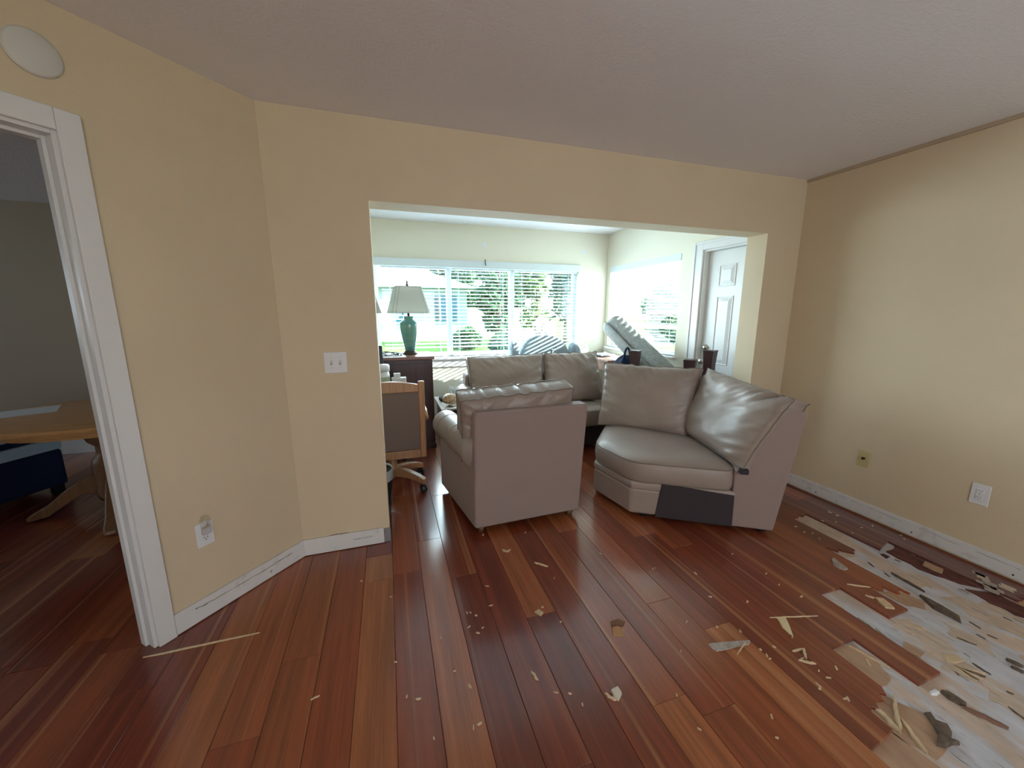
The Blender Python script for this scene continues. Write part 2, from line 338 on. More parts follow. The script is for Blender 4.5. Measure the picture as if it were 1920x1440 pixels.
# broken near ends in the torn-up strip: row -> ragged near end
def rag(y, amp, n=9, tilt=0):
    return [(i / n, y + tilt * (i / n - .5) + (rnd.uniform(-amp, amp) if 0 < i < n else 0)) for i in range(n + 1)]
ENDS = {11: rag(.625, .004, 3, .02), 12: rag(.725, .02, 8, .05), 13: [(0, .932), (1, .937)], 14: [(0, .712), (1, .717)], 15: [(0, 1.182), (1, 1.180)],
        16: [(0, .968), (1, .972)], 17: rag(1.10, .035, 10, -.12), 18: [(0, 1.46), (.1, 1.44), (.25, 1.40), (.4, 1.42), (.55, 1.385), (.75, 1.36), (.9, 1.395), (1, 1.38)],
        19: [(0, 1.755), (.15, 1.775), (.3, 1.76), (.5, 1.79), (.7, 1.765), (1, 1.78)], 20: [(0, 1.335), (.35, 1.35), (.7, 1.365), (1, 1.375)], 21: rag(.845, .03, 10, .02), 22: rag(.70, .03, 4)}
FORCED = {14: (0.228, 0.052, 0.022), 15: (0.222, 0.050, 0.022), 16: (0.240, 0.055, 0.024), 20: (.15, .042, .034), 21: (.145, .045, .035), 13: (0.192, 0.040, 0.019), 12: (0.228, 0.050, 0.019), 11: (0.204, 0.042, 0.017)}
for k in range(-36, 23):
    x0 = PX0 + PW * k; x1 = min(x0 + PW, XR); wv = .16 if 3 <= k <= 12 else 0.
    if x1 <= -5.9: continue
    if k in ENDS:
        y1 = ENDS[k][0][1] + rnd.uniform(1.0, 1.6) if k not in (14, 15, 16) else ENDS[k][0][1] + 2.2
        plank(x0, x1, ENDS[k], y1, FORCED.get(k, tone(wv))); y = y1
    elif k == -1 or k == 0:
        cuts = [-1.2, .2, 1.985, 2.215, 3.4, YF + .1] if k == 0 else [-1.2, .9, 2.5, 3.7, YF + .1]
        for a, b in zip(cuts, cuts[1:]): plank(x0, x1, [(0, a), (1, a)], b, (.31, .115, .055) if a == 1.985 else tone())
        plank(x0, x1, [(0, -3.5), (1, -3.5)], -1.2, tone()); continue
    else:
        y = rnd.uniform(-.9, .3); plank(x0, x1, [(0, -3.5), (1, -3.5)], y, tone(wv))
    while y < YF + .1:
        y1 = min(y + rnd.uniform(.9, 2.0), YF + .1)
        if YF + .1 - y1 < .35: y1 = YF + .1
        plank(x0, x1, [(0, y), (1, y)], y1, tone(wv)); y = y1

# layers left on the slab: tan backing paper, torn ply, rotten board remains
def patch(poly, m, z0=-PT, t=.002, name='backing_patch', jag=.012, par=None):
    pts = []
    for i, p in enumerate(poly):
        q = poly[(i + 1) % len(poly)]; d = math.dist(p, q); n = max(1, int(d / .035))
        for j in range(n):
            f = j / n; a = jag if j else jag * .4
            pts.append((p[0] + (q[0] - p[0]) * f + rnd.uniform(-a, a), p[1] + (q[1] - p[1]) * f + rnd.uniform(-a, a)))
    return MB().prism(pts, z0, z0 + t).build(name, m, floor if par is None else par)
patch([(2.67, 1.77), (2.805, 1.775), (2.81, 1.53), (2.74, 1.51), (2.70, 1.56), (2.665, 1.6)], TANPALE)
patch([(1.765, .93), (1.895, .935), (1.90, .84), (1.85, .77), (1.80, .75), (1.70, .76)], TANPATCH)
patch([(1.61, .72), (1.74, .74), (1.80, .62), (1.76, .56), (1.64, .53), (1.61, .60)], TANPATCH)
patch([(1.46, .615), (1.605, .64), (1.62, .53), (1.60, .40), (1.46, .40)], TANPATCH, jag=.004)
patch([(2.38, 1.12), (2.50, 1.06), (2.52, .98), (2.46, .95), (2.40, 1.0)], TANPATCH)
patch([(2.52, 1.40), (2.60, 1.395), (2.62, 1.34), (2.55, 1.35)], TANPALE)
patch([(2.60, 1.15), (2.70, 1.17), (2.76, 1.08), (2.70, 1.03), (2.62, 1.06)], TANPALE, jag=.022)
for poly in ([(2.22, .93), (2.30, .95), (2.31, .80), (2.27, .76), (2.21, .82)], [(2.36, .84), (2.44, .88), (2.46, .74), (2.40, .68)], [(2.64, .98), (2.74, .95), (2.76, .78), (2.70, .70), (2.62, .82)],
             [(2.76, .90), (2.83, .86), (2.82, .70), (2.77, .74)], [(2.46, .64), (2.54, .66), (2.56, .52), (2.49, .50)], [(2.10, .60), (2.17, .62), (2.19, .52), (2.12, .50)]):
    patch(poly, TANPALE, t=.0012, jag=.024)
patch([(2.10, .73), (2.20, .76), (2.24, .68), (2.15, .65)], TANPALE, t=.004, jag=.014)
patch([(2.06, .84), (2.12, .86), (2.13, .80), (2.08, .79)], TANPATCH, t=.004)
RED = mat('rotten red board', (.115, .040, .034), .7, .3, var=.5, vscale=16, stretch=(3, .8, 1))
patch([(2.84, 1.32), (2.955, 1.34), (2.96, .90), (2.90, .98), (2.86, 1.06), (2.82, 1.16)], RED, -PT, .009, 'rotten_board', .016)
patch([(2.84, .98), (2.95, .90), (2.955, .70), (2.88, .73), (2.82, .80)], RED, -PT, .006, 'rotten_board', .014)
patch([(2.865, 1.16), (2.93, 1.18), (2.935, 1.10), (2.88, 1.08)], TANPATCH, -.004, .003, 'rotten_board', .008)
patch([(2.95, .84), (3.10, .85), (3.12, .60), (2.94, .62)], TANPATCH, -PT, .003)
for i in range(10):
    a, y = rnd.uniform(2.86, 3.09), rnd.uniform(.80, 1.12)
    patch([(a, y), (a + .025, y + .012), (a + .03, y - .04), (a + .004, y - .05)], TANPALE if i % 2 else SPLINTG, .0, .003, 'torn_flake', .006)

# baseboards and casings
bb = MB(); aslab(bb, .0, .642, .004, .105, 0, .014); bl = struct(bb, 'baseboard_left', BASE, bevel=.003, label='scuffed white baseboard along the angled wall')
bb2 = struct(MB().box(AX, XO1 - .035, YB - .014, YB, .004, .105), 'baseboard_back', BASE, bevel=.003, label='short scuffed white baseboard left of the wide opening')
br = struct(MB().box(XR - .014, XR, -3.4, YB, .012, .105).box(2.82, XR - .014, YB - .014, YB, .012, .105), 'baseboard_right', BASE, bevel=.003, label='scuffed white baseboard along the right wall')
def scuff(par, a, b, w=.003):
    m = MB(); n = 7; a, b = Vector(a), Vector(b)
    m.tube([a + (b - a) * (i / n) + Vector((0, 0, rnd.uniform(-.002, .002))) for i in range(n + 1)], [w * rnd.uniform(.3, 1) for i in range(n + 1)], 5); m.build('caulk_line', SCUFF, par)
scuff(bl, AW(.08, .072, .014), AW(.26, .068, .014), .0026); scuff(bl, AW(.24, .068, .014), AW(.47, .072, .014), .0018); scuff(bl, AW(.47, .070, .014), AW(.56, .078, .014), .0035); scuff(bl, AW(.205, .044, .014), AW(.213, .032, .014), .003)
scuff(bb2, (-.27, YB - .014, .06), (-.16, YB - .014, .062), .002); scuff(bb2, (-.40, YB - .004, .106), (-.30, YB - .004, .107), .002)
y = 2.2
while y > .55:
    L = rnd.uniform(.05, .25); scuff(br, (XR - .014, y, .082), (XR - .014, y - L, .080), .0014); y -= L + rnd.uniform(.03, .12)
for yy in (1.36, .93, 1.95): m = MB(); m.tube([(XR - .013, yy, .035), (XR - .0155, yy, .035)], .005, 8); m.build('nail_hole', DARKSLOT, br)
# exposed metal corner bead at the foot of the opening
struct(MB().box(XO1 - .034, XO1 - .001, YB - .006, YB - .001, .002, .095).box(XO1 - .004, XO1 + .004, YB - .004, YB + .04, .002, .095).bar((XO1 - .032, YB - .005, .094), (XO1 - .026, YB - .014, .075), .008, .003), 'trim_3', METAL, label='bare metal corner bead at the foot of the opening')
struct(MB().box(XR - .012, XR, -3.4, YB, H - .022, H), 'trim_4', mat('beige caulk band', (.50, .40, .29), .8, .2), label='thin beige strip where the right wall meets the ceiling')
# doorway casing on the angled wall
cas = srf('trim_1', AW(SD0), 'white door casing round the side room doorway')
m = MB(); aslab(m, .640, .706, .001, 2.11, 0, .018); m.build('casing_side', TRIM, cas, bevel=.004)
m = MB(); aslab(m, SD1 - .006, SD1 + .06, .001, 2.11, 0, .018); m.build('casing_side', TRIM, cas, bevel=.004)
m = MB(); aslab(m, .706, SD1 - .006, ZD - .006, 2.11, 0, .018); m.build('casing_head', TRIM, cas, bevel=.004)
m = MB(); aslab(m, SD0, SD0 + .018, .001, ZD, -.125, .0); m.build('jamb', TRIM, cas, bevel=.002)
m = MB(); aslab(m, SD1 - .018, SD1, .001, ZD, -.125, .0); m.build('jamb', TRIM, cas, bevel=.002)
m = MB(); aslab(m, SD0 + .018, SD1 - .018, ZD - .018, ZD, -.125, .0); m.build('head_jamb', TRIM, cas, bevel=.002)
m = MB(); aslab(m, SD0 + .018, SD0 + .030, .001, ZD - .018, -.085, -.045); m.build('door_stop', TRIM, cas, bevel=.002)
m = MB(); aslab(m, SD0 + .030, SD1 - .018, ZD - .030, ZD - .018, -.085, -.045); m.build('door_stop', TRIM, cas, bevel=.002)

# sunroom door with panels
door = srf('door_1', (XS, (DY0 + DY1) / 2, 0), 'white panelled door of the sunroom')
DX = XS + .05
m = MB().box(DX, DX + .04, DY0 + .005, DY1 - .02, .01, DZ - .02); m.build('door_slab', TRIM, door, bevel=.003)
for y0, y1 in ((2.815, 3.005), (2.56, 2.70)):
    for z0, z1 in ((1.675, 1.875), (.93, 1.585), (.20, .80)):
        f = .026
        o = MB(); X = DX - .006
        o.box(X, DX + .002, y0, y1, z0, z0 + .012).box(X, DX + .002, y0, y1, z1 - .012, z1).box(X, DX + .002, y0, y0 + .012, z0 + .012, z1 - .012).box(X, DX + .002, y1 - .012, y1, z0 + .012, z1 - .012)
        pm = o.build('panel_moulding', TRIM, door, bevel=.004)
        P = lambda x, d: [(x, y0 + d, z0 + d), (x, y0 + d, z1 - d), (x, y1 - d, z1 - d), (x, y1 - d, z0 + d)]
        MB().loft([P(DX + .002, .016), P(DX - .001, .018), P(DX - .009, .05)]).build('raised_panel', TRIM, pm)
for z, nm in ((1.083, 'deadbolt'), (.945, 'door_knob')):
    m = MB(Matrix.Translation((DX, 3.088, z)) @ Matrix.Rotation(R(-90), 4, 'Y'))
    m.lathe((0, 0, 0), [(.032, 0), (.030, .008), (.014, .012), (.013, .03), (.027, .04), (.030, .055), (.020, .068), (.004, .071)] if nm == 'door_knob' else [(.030, 0), (.028, .012), (.022, .016), (.020, .03), (.004, .031)], 18); m.build(nm, BRASS, door, smooth=True)
tr2 = srf('trim_2', (XS, DY1, 0), 'white casing round the sunroom door')
MB().box(XS - .018, XS, DY1, DY1 + .115, .001, DZ + .08).box(XS - .026, XS - .018, DY1 + .09, DY1 + .115, .001, DZ + .08).build('casing_side', TRIM, tr2, bevel=.004)
MB().box(XS - .018, XS, DY0 + .01, DY1, DZ, DZ + .08).box(XS - .026, XS - .018, DY0 + .01, DY1 + .09, DZ + .055, DZ + .08).build('casing_head', TRIM, tr2, bevel=.004)
MB().box(XS, XS + .1, DY1 - .018, DY1, .001, DZ).box(XS, XS + .1, DY0 + .01, DY1 - .018, DZ - .018, DZ).build('jamb', TRIM, tr2, bevel=.002)

# windows
w1 = srf('window_1', ((WX0 + WX1) / 2, YF, WZ0), 'wide white framed three light window of the sunroom')
mull = (.77, 1.61)
F = YF + .07
MB().box(WX0, WX0 + .05, F, F + .06, WZ0, WZ1).box(WX1 - .05, WX1, F, F + .06, WZ0, WZ1).box(WX0 + .05, WX1 - .05, F, F + .06, WZ1 - .06, WZ1).box(WX0 + .05, WX1 - .05, F, F + .06, WZ0, WZ0 + .05).build('window_frame', VINYL, w1, bevel=.003)
for x in mull: MB().box(x - .032, x + .032, F - .01, F + .065, WZ0 + .05, WZ1 - .06).build('mullion', VINYL, w1, bevel=.003)
for a, b in ((WX0 + .05, mull[0] - .032), (mull[0] + .032, mull[1] - .032), (mull[1] + .032, WX1 - .05)):
    MB().box(a, b, F + .028, F + .032, WZ0 + .05, WZ1 - .06).build('window_pane', PANE, w1)
MB().box(WX0 - .04, WX1 + .04, YF - .06, YF + .07, WZ0 - .03, WZ0).box(WX0 - .02, WX1 + .02, YF - .025, YF, WZ0 - .13, WZ0 - .03).build('window_sill', TRIM, w1, bevel=.004)
MB().box(WX0 - .01, WX1 + .01, YF - .03, YF + .02, WZ1 - .085, WZ1 + .005).build('valance', BLIND, w1, bevel=.004)
m = MB(); m.tube([(1.225, YF - .034, 2.085), (1.225, YF - .04, 2.04), (1.228, YF - .045, 2.02), (1.232, YF - .035, 2.015)], .005, 6); m.build('curtain_hook', BLACK, w1)
w2 = srf('window_2', (XS, (RY0 + RY1) / 2, RZ0), 'sunlit white framed window beside the sunroom door')
G = XS + .08
MB().box(G, G + .05, RY0, RY0 + .045, RZ0, RZ1).box(G, G + .05, RY1 - .045, RY1, RZ0, RZ1).box(G, G + .05, RY0 + .045, RY1 - .045, RZ1 - .045, RZ1).box(G, G + .05, RY0 + .045, RY1 - .045, RZ0, RZ0 + .045).build('window_frame', VINYL, w2, bevel=.003)
MB().box(G - .005, G + .05, RY0 + .045, RY1 - .045, 1.24, 1.285).build('meeting_rail', VINYL, w2, bevel=.003)
MB().box(G + .023, G + .027, RY0 + .045, RY1 - .045, 1.285, RZ1 - .045).build('window_pane', PANE, w2)
MB().box(G + .023, G + .027, RY0 + .045, RY1 - .045, RZ0 + .045, 1.24).build('window_pane', PANE, w2)
MB().box(XS - .05, XS + .08, RY0 - .03, RY1 + .02, RZ0 - .025, RZ0).build('window_sill', TRIM, w2, bevel=.004)

# blinds: every slat a part
def blind(label, axis, p0, p1, fixed, z0, z1, tilt, pitch=.0445):
    o = thing('window_blind', (p0, fixed, z0) if axis == 'x' else (fixed, p0, z0), label, 'blind', 'slatted blinds of the sunroom windows')
    def B(a0, a1, d0, d1, za, zb): return MB().box(a0, a1, fixed + d0, fixed + d1, za, zb) if axis == 'x' else MB().box(fixed + d0, fixed + d1, a0, a1, za, zb)
    if axis == 'x': B(p0, p1, -.022, .022, z1 - .045, z1).build('headrail', BLIND, o, bevel=.003)
    else: B(p0, p1, -.035, .022, z1 - .075, z1).build('headrail', BLIND, o, bevel=.003)
    B(p0, p1, -.024, .024, z0, z0 + .018).build('bottom_rail', BLIND, o, bevel=.003)
    n = int((z1 - .09 - z0 - .03) / pitch); me = None
    zt = z1 - .075
    for i in range(n):
        z = zt - i * pitch
        if z < z0 + .035: break
        c = (( p0 + p1) / 2, fixed, z) if axis == 'x' else (fixed, (p0 + p1) / 2, z)
        if me is None:
            m = MB()
            prof = [(-.024, -.0012), (-.012, .0008), (0, .0016), (.012, .0008), (.024, -.0012)]; t = .0026
            ct, stt = math.cos(tilt), math.sin(tilt)
            def pt(a, d, h):
                dd, hh = d * ct - h * stt, d * stt + h * ct
                return Vector(c) + (Vector((a, dd, hh)) if axis == 'x' else Vector((dd, a, hh)))
            half = (p1 - p0) / 2 - .004
            ring = lambda a: [pt(a, d, h + t / 2) for d, h in prof] + [pt(a, d, h - t / 2) for d, h in reversed(prof)]
            m.loft([ring(-half), ring(half)])
            s0 = m.build('slat', BLIND, o); me = s0.data; zfirst = z
        else:
            s = bpy.data.objects.new('slat', me); COL.objects.link(s); s.parent = o; s.location = (0, 0, z - zfirst); ORG[s.name] = ORG[o.name]
    for f in (.12, .88):
        a = p0 + (p1 - p0) * f
        for d in (-.0245, .0245):
            m = MB(); m.tube([(a, fixed + d, z0), (a, fixed + d, z1 - .04)] if axis == 'x' else [(fixed + d, a, z0), (fixed + d, a, z1 - .04)], .0011, 5); m.build('ladder_cord', BLIND, o)
    return o
BY = YF + .022
blind('white slatted blind over the left light of the wide window, behind the lamp', 'x', WX0 + .09, mull[0] - .03, BY + .02, WZ0 + .004, WZ1 - .06, R(9))
blind('white slatted blind over the middle light of the wide window', 'x', mull[0] + .03, mull[1] - .03, BY + .02, WZ0 + .004, WZ1 - .06, R(9))
b3 = blind('white slatted blind over the right light of the wide window, by the grey armchair', 'x', mull[1] + .03, WX1 - .012, BY + .02, WZ0 + .004, WZ1 - .06, R(9))
b4 = blind('white slatted blind on the sunlit side window, above the rolled rug', 'y', RY0 + .004, RY1 - .004, XS + .03, RZ0 + .004, RZ1 + .01, R(-6))
m = MB(); m.tube([(.06, BY - .012, WZ1 - .1), (.062, BY - .014, 1.25)], .003, 6); 
m.build('tilt_wand', BLIND, bpy.data.objects['window_blind'])

# ------------------------------------------------------------------ wall fittings
def plate(name, label, cat, c, u, n, w, h, m):
    o = thing(name, c, label, cat); c, u, n = Vector(c), Vector(u), Vector(n)
    MB().obox(c + n * .003, u, (0, 0, 1), n, w, h, .006).build('cover_plate', m, o, bevel=.0025)
    return o, (lambda a, z, d=.006: c + u * a + Vector((0, 0, z)) + n * d)
o, P = plate('light_switch', 'white double light switch on the yellow wall beside the opening', 'switch', (-.288, YB, 1.156), (1, 0, 0), (0, -1, 0), .118, .118, WHITE)
for a in (-.023, .023):
    MB().obox(P(a, 0, .007), (1, 0, 0), (0, 0, 1), (0, -1, 0), .011, .026, .003).build('toggle_slot', mat('warm grey slot', (.45, .36, .32), .5), o)
    MB().hexa([P(a - .004, -.002, .008), P(a + .004, -.002, .008), P(a + .004, .008, .008), P(a - .004, .008, .008), P(a - .003, .008, .019), P(a + .003, .008, .019), P(a + .003, .013, .018), P(a - .003, .013, .018)]).build('toggle', WHITE, o)
    for z in (-.03, .03):
        m = MB(); m.tube([P(a, z, .005), P(a, z, .0072)], .0028, 10); m.build('screw', mat('screw', (.55, .5, .48), .4), o)
def sockets(o, P, u, n, cols, zs=(.0195, -.0195), face=WHITE):
    for z in zs:
        MB().obox(P(0, z, .0065), u, (0, 0, 1), n, .030, .027, .004).build('socket_face', face, o, bevel=.002)
        for a in (-.006, .006): MB().obox(P(a, z + .004, .0087), u, (0, 0, 1), n, .0022, .008, .001).build('slot', cols, o)
        m = MB(); m.tube([P(0, z - .007, .008), P(0, z - .007, .0092)], .0024, 8); m.build('slot', cols, o)
    m = MB(); m.tube([P(0, 0, .005), P(0, 0, .0075)], .003, 10); m.build('screw', METAL, o)
u = -ad
o, P = plate('wall_outlet', 'white wall outlet with a clear night light, low on the angled wall', 'outlet', AW(.474, .412), u, an, .072, .118, WHITE)
sockets(o, P, u, an, DARKSLOT)
nl = thing('night_light', AW(.474, .44), 'clear night light plugged into the outlet on the angled wall', 'night light')
MB().obox(P(0, .022, .020), u, (0, 0, 1), an, .036, .034, .022).build('plug_body', mat('frosted plug', (.55, .53, .55), .3), nl, bevel=.005)
c0 = P(0, .035, .022)
MB().lathe(c0, [(.017, 0), (.021, .018), (.021, .038), (.016, .056), (.007, .064), (.001, .066)], 18, cap=False).build('clear_shade', CLEAR, nl, smooth=True)
MB().lathe(c0, [(.004, .0), (.006, .012), (.004, .026), (.001, .03)], 10).build('bulb', mat('small bulb', (.7, .62, .5), .2), nl, smooth=True)
o, P = plate('wall_outlet', 'plain white wall outlet low on the right wall', 'outlet', (XR, 1.117, .414), (0, 1, 0), (-1, 0, 0), .076, .122, WHITE)
sockets(o, P, (0, 1, 0), (-1, 0, 0), mat('grey slot', (.25, .24, .24), .6))
o, P = plate('cable_plate', 'ivory cable jack plate low on the right wall behind the sofa section', 'wall plate', (XR, 1.687, .414), (0, 1, 0), (-1, 0, 0), .072, .116, IVORY)
m = MB(); m.tube([P(0, 0, .005), P(0, 0, .018)], .006, 10); m.build('jack', BRONZE, o)
MB().obox(P(0, .004, .0075), (0, 1, 0), (0, 0, 1), (-1, 0, 0), .022, .012, .003).build('jack_slot', DARKSLOT, o)
# round cover high on the angled wall
q = AW(.722, 2.262); ch = thing('door_chime', q, 'round white cover high on the wall above the doorway', 'wall cover')
Mx = Matrix.Translation(q) @ an.to_track_quat('Z', 'Y').to_matrix().to_4x4()
MB(Mx).lathe((0, 0, 0), [(.066, 0), (.066, .007), (.062, .011), (.030, .014), (.002, .015)], 32).build('cover_disc', mat('grey white cover', (.66, .64, .60), .6), ch, smooth=True)
MB(Mx).lathe((0, 0, .0), [(.068, 0), (.068, .006), (.064, .008)], 32).build('rim', mat('grey white cover', (.66, .64, .60)), ch, smooth=True)

# ------------------------------------------------------------------ soft shapes
def softblock(poly, z0, z1, crown, rad=.05, n=10, side=.012):
    """upholstered block over a polygon with rounded plan corners and a crowned top"""
    pts = [Vector((p[0], p[1])) for p in poly]; out = []
    for i, p in enumerate(pts):
        a, b = pts[i - 1], pts[(i + 1) % len(pts)]
        r = min(rad, (a - p).length * .45, (b - p).length * .45)
        s, e_ = p + (a - p).normalized() * r, p + (b - p).normalized() * r
        for k in range(7):
            t = k / 6; out.append(s * (1 - t) ** 2 + p * 2 * t * (1 - t) + e_ * t * t)
    res = []
    for i, p in enumerate(out):
        q = out[(i + 1) % len(out)]; m_ = max(1, int((q - p).length / .05))
        for j in range(m_): res.append(p + (q - p) * (j / m_))
    c = sum(res, Vector((0, 0))) / len(res)
    def ring(s, z, grow=0.): return [((p - c) * s + c + (p - c).normalized() * grow).to_3d() + Vector((0, 0, z)) for p in res]
    rings = [ring(.96, z0), ring(1, z0 + .012, 0), ring(1, z0 + .03, side * .6), ring(1, (z0 + z1) / 2, side), ring(1, z1 - .03, side * .6), ring(1, z1 - .010, 0), ring(1, z1, -.012)]
    for s in (.92, .8, .65, .45, .22, .02): rings.append(ring(s, z1 + crown * (1 - s ** 3) ** .8))
    return rings, res
def pillow(bl, br_, tl, tr_, thick, wr=.010, seed=0, nx=44, ny=34, box=.34, dog=.03, sag=0., wdir=1.):
    """box cushion spanned by four corners (its mid surface), puckered towards its seams; returns mesh and front seam"""
    bl, br_, tl, tr_ = map(Vector, (bl, br_, tl, tr_)); m = MB()
    nrm = (br_ - bl).cross(tl - bl).normalized()
    def P(i, j, side):
        a, b = i / nx * 2 - 1, j / ny * 2 - 1
        A = a * (1 - dog * (1 - b * b)); B = b * (1 - dog * (1 - a * a))
        u, v = (A + 1) / 2, (B + 1) / 2
        p = (bl * (1 - u) + br_ * u) * (1 - v) + (tl * (1 - u) + tr_ * u) * v
        prof = max(0, (1 - abs(a) ** 3.2) * (1 - abs(b) ** 3.2)) ** .55
        h = thick * (box * .5 + (.5 - box * .5) * prof)
        et = math.exp(-(1 - b) * 2.8); es = math.exp(-(1 - abs(a)) * 4.5); eb = math.exp(-(1 + b) * 6)
        n1 = noise.noise(Vector((a * 9 + wdir * b * 5.5, b * 1.6 - a * .4, seed * 7.3))); n2 = noise.noise(Vector((a * 2.2, b * 9 - abs(a) * 4, seed * 3.1 + 5))); n3 = noise.noise(Vector((a * 2.1, b * 2.1, seed + 11.)))
        rid = (1 - abs(n1) * 2.4)
        h += wr * (et * rid * 1.15 + es * n2 * 1.4 + eb * n2 * .6 + n3 * .8) * min(1, prof * 2 + .25)
        e2 = wr * .55 * (et * n1 + es * n2)
        return p + nrm * (h * side) + (tl - bl).normalized() * e2
    idx = {}
    vs = []
    for side in (1, -1):
        for j in range(ny + 1):
            for i in range(nx + 1): idx[side, i, j] = len(vs); vs.append(P(i, j, side))
    fs = []
    for j in range(ny):
        for i in range(nx):
            fs.append((idx[1, i, j], idx[1, i + 1, j], idx[1, i + 1, j + 1], idx[1, i, j + 1]))
            fs.append((idx[-1, i, j], idx[-1, i, j + 1], idx[-1, i + 1, j + 1], idx[-1, i + 1, j]))
    loop = [(i, 0) for i in range(nx)] + [(nx, j) for j in range(ny)] + [(i, ny) for i in range(nx, 0, -1)] + [(0, j) for j in range(ny, 0, -1)]
    for k in range(len(loop)):
        a, b = loop[k], loop[(k + 1) % len(loop)]
        fs.append((idx[1, a[0], a[1]], idx[-1, a[0], a[1]], idx[-1, b[0], b[1]], idx[1, b[0], b[1]]))
    m.add(vs, fs)
    seam = [vs[idx[1, *q]] for q in loop]; seam2 = [vs[idx[-1, *q]] for q in loop]
    return m, seam + [seam[0]], seam2 + [seam2[0]]
def cushion(par, corners, thick, name='back_cushion', m=LEATHER, **k):
    mb, s1, s2 = pillow(*corners, thick, **k)
    c = mb.build(name, m, par, smooth=True)
    for s in (s1, s2):
        t = MB(); t.tube(s, .0042, 6, cap=False); t.build('piping', PIPING, c, smooth=True)
    return c
def seat(par, poly, z0, z1, crown, name='seat_cushion', m=LEATHER, rad=.05):
    rings, res = softblock(poly, z0, z1, crown, rad)
    c = MB().loft(rings).build(name, m, par, smooth=True)
    for k in (5, 1):
        t = MB(); t.tube(rings[k] + [rings[k][0]], .004, 6, cap=False); t.build('piping', PIPING, c, smooth=True)
    return c
def peg(par, x, y, z1, r=.024, name='leg'):
    MB().lathe((x, y, 0), [(r * .8, .001), (r * .85, .02), (r, .026), (r, .034), (r * .85, .04), (r * .95, z1)], 14).build(name, LEGWOOD, par, smooth=True)

# ------------------------------------------------------------------ armchair section seen from behind
ac = thing('armchair', (.8, 2.65, 0), 'taupe leather armchair with one rolled arm, its plain back turned towards us', 'armchair')
BLc, BRc, FLc, FRc = Vector((.470, 2.238, 0)), Vector((1.233, 2.264, 0)), Vector((.352, 2.99, 0)), Vector((1.17, 3.10, 0))
bx = (BRc - BLc).normalized(); by = Vector((-bx.y, bx.x, 0))
def V(p, z): return Vector((p.x, p.y, z))
tlb, trb = Vector((.478, 2.232, .828)), Vector((1.276, 2.258, .822))
MB().loft([[V(BLc, .045), V(BRc, .045), V(BRc + by * .17, .045), V(BLc + by * .17, .045)],
           [V(BLc, .30), V(BRc + bx * .015, .30), V(BRc + bx * .015 + by * .17, .30), V(BLc + by * .17, .30)],
           [tlb, trb, trb + by * .12, tlb + by * .12]]).build('back_panel', FABRIC, ac, bevel=.018, seg=3)
sd = (FLc - BLc).normalized(); sn = Vector((sd.y, -sd.x, 0))   # sn points right, into the chair
MB().hexa([V(BLc + by * .02, .045), V(BLc + sn * .15 + by * .02, .045), V(FLc + sn * .15, .045), V(FLc, .045), V(BLc + by * .02, .50), V(BLc + sn * .13 + by * .02, .50), V(FLc + sn * .13, .52), V(FLc, .52)]).build('side_panel', FABRIC, ac, bevel=.012)
pts = []; rads = []
for i in range(15):
    t = i / 14; p = Vector((.515, 2.30, .545)).lerp(Vector((.402, 2.99, .562)), t)
    pts.append(p); rads.append(.108 if .06 < t < .93 else .104 if t < .5 else .106)
ends = [pts[-1] + sd * d for d in (.02, .035, .042)]
arm = MB(); arm.tube(pts + ends, rads + [.098, .075, .03], 28); armo = arm.build('arm', LEATHER, ac, smooth=True)
for t in (.80, .45):
    p = Vector((.515, 2.30, .545)).lerp(Vector((.402, 2.99, .562)), t); d = (pts[-1] - pts[0]).normalized(); uu = d.orthogonal().normalized(); ww = d.cross(uu)
    r = MB(); r.tube([p + (uu * math.cos(a * math.pi / 16) + ww * math.sin(a * math.pi / 16)) * .1085 for a in range(33)], .0016, 5, cap=False); r.build('arm_seam', PIPING, armo)
MB().hexa([V(BLc + sn * .15 + by * .17, .06), V(BRc + by * .17, .06), V(FRc, .06), V(FLc + sn * .15, .06), V(BLc + sn * .15 + by * .17, .28), V(BRc + by * .17, .28), V(FRc, .28), V(FLc + sn * .15, .28)]).build('seat_base', LEATHER, ac, bevel=.015)
seat(ac, [(BLc + sn * .14 + by * .18)[:2], (BRc + by * .18)[:2], FRc[:2], (FLc + sn * .15)[:2]], .285, .44, .035)
cushion(ac, ((1.20, 2.52, .47), (.425, 2.50, .47), (1.190, 2.40, .945), (.405, 2.375, .915)), .24, seed=3, wr=.024, box=.62, dog=.02)
MB().obox((.455, 2.40, .52), (1, 0, 0), (0, 1, 0), (0, 0, 1), .05, .12, .05).build('zip_flap', DARKFAB, ac, bevel=.01)
for p in (BLc + sn * .05 + by * .035, BRc - bx * .06 + by * .035, FLc + sn * .06 - sd * .06, FRc - bx * .06 - by * .06): peg(ac, p.x, p.y, .05)

# ------------------------------------------------------------------ corner wedge section on the right
wg = thing('corner_sofa_section', (2.0, 2.3, 0), 'taupe leather corner sofa section with a charcoal unfinished side and two loose cushions', 'sofa')
A0 = Vector((1.56, 2.13, 0)); dA = Vector((.8441, -.5361, 0)); nA = Vector((.5361, .8441, 0))
def SA(s, L, z): return A0 + dA * s + nA * L + Vector((0, 0, z))
B0 = Vector((1.50, 2.53, 0)); dB = Vector((.64, .768, 0)).normalized(); nB = Vector((dB.y, -dB.x, 0))
def SB(s, L, z): return B0 + dB * s + nB * L + Vector((0, 0, z))
corner = Vector((2.60, 2.42, 0))
plan = [A0, SA(.66, 0, 0), SA(.72, .62, 0), SB(.70, .3, 0), SB(.66, 0, 0), B0]
def ringz(pl, z, g=0.):
    c = sum(pl, Vector()) / len(pl); return [V(p + (p - c).normalized() * g, z) for p in pl]
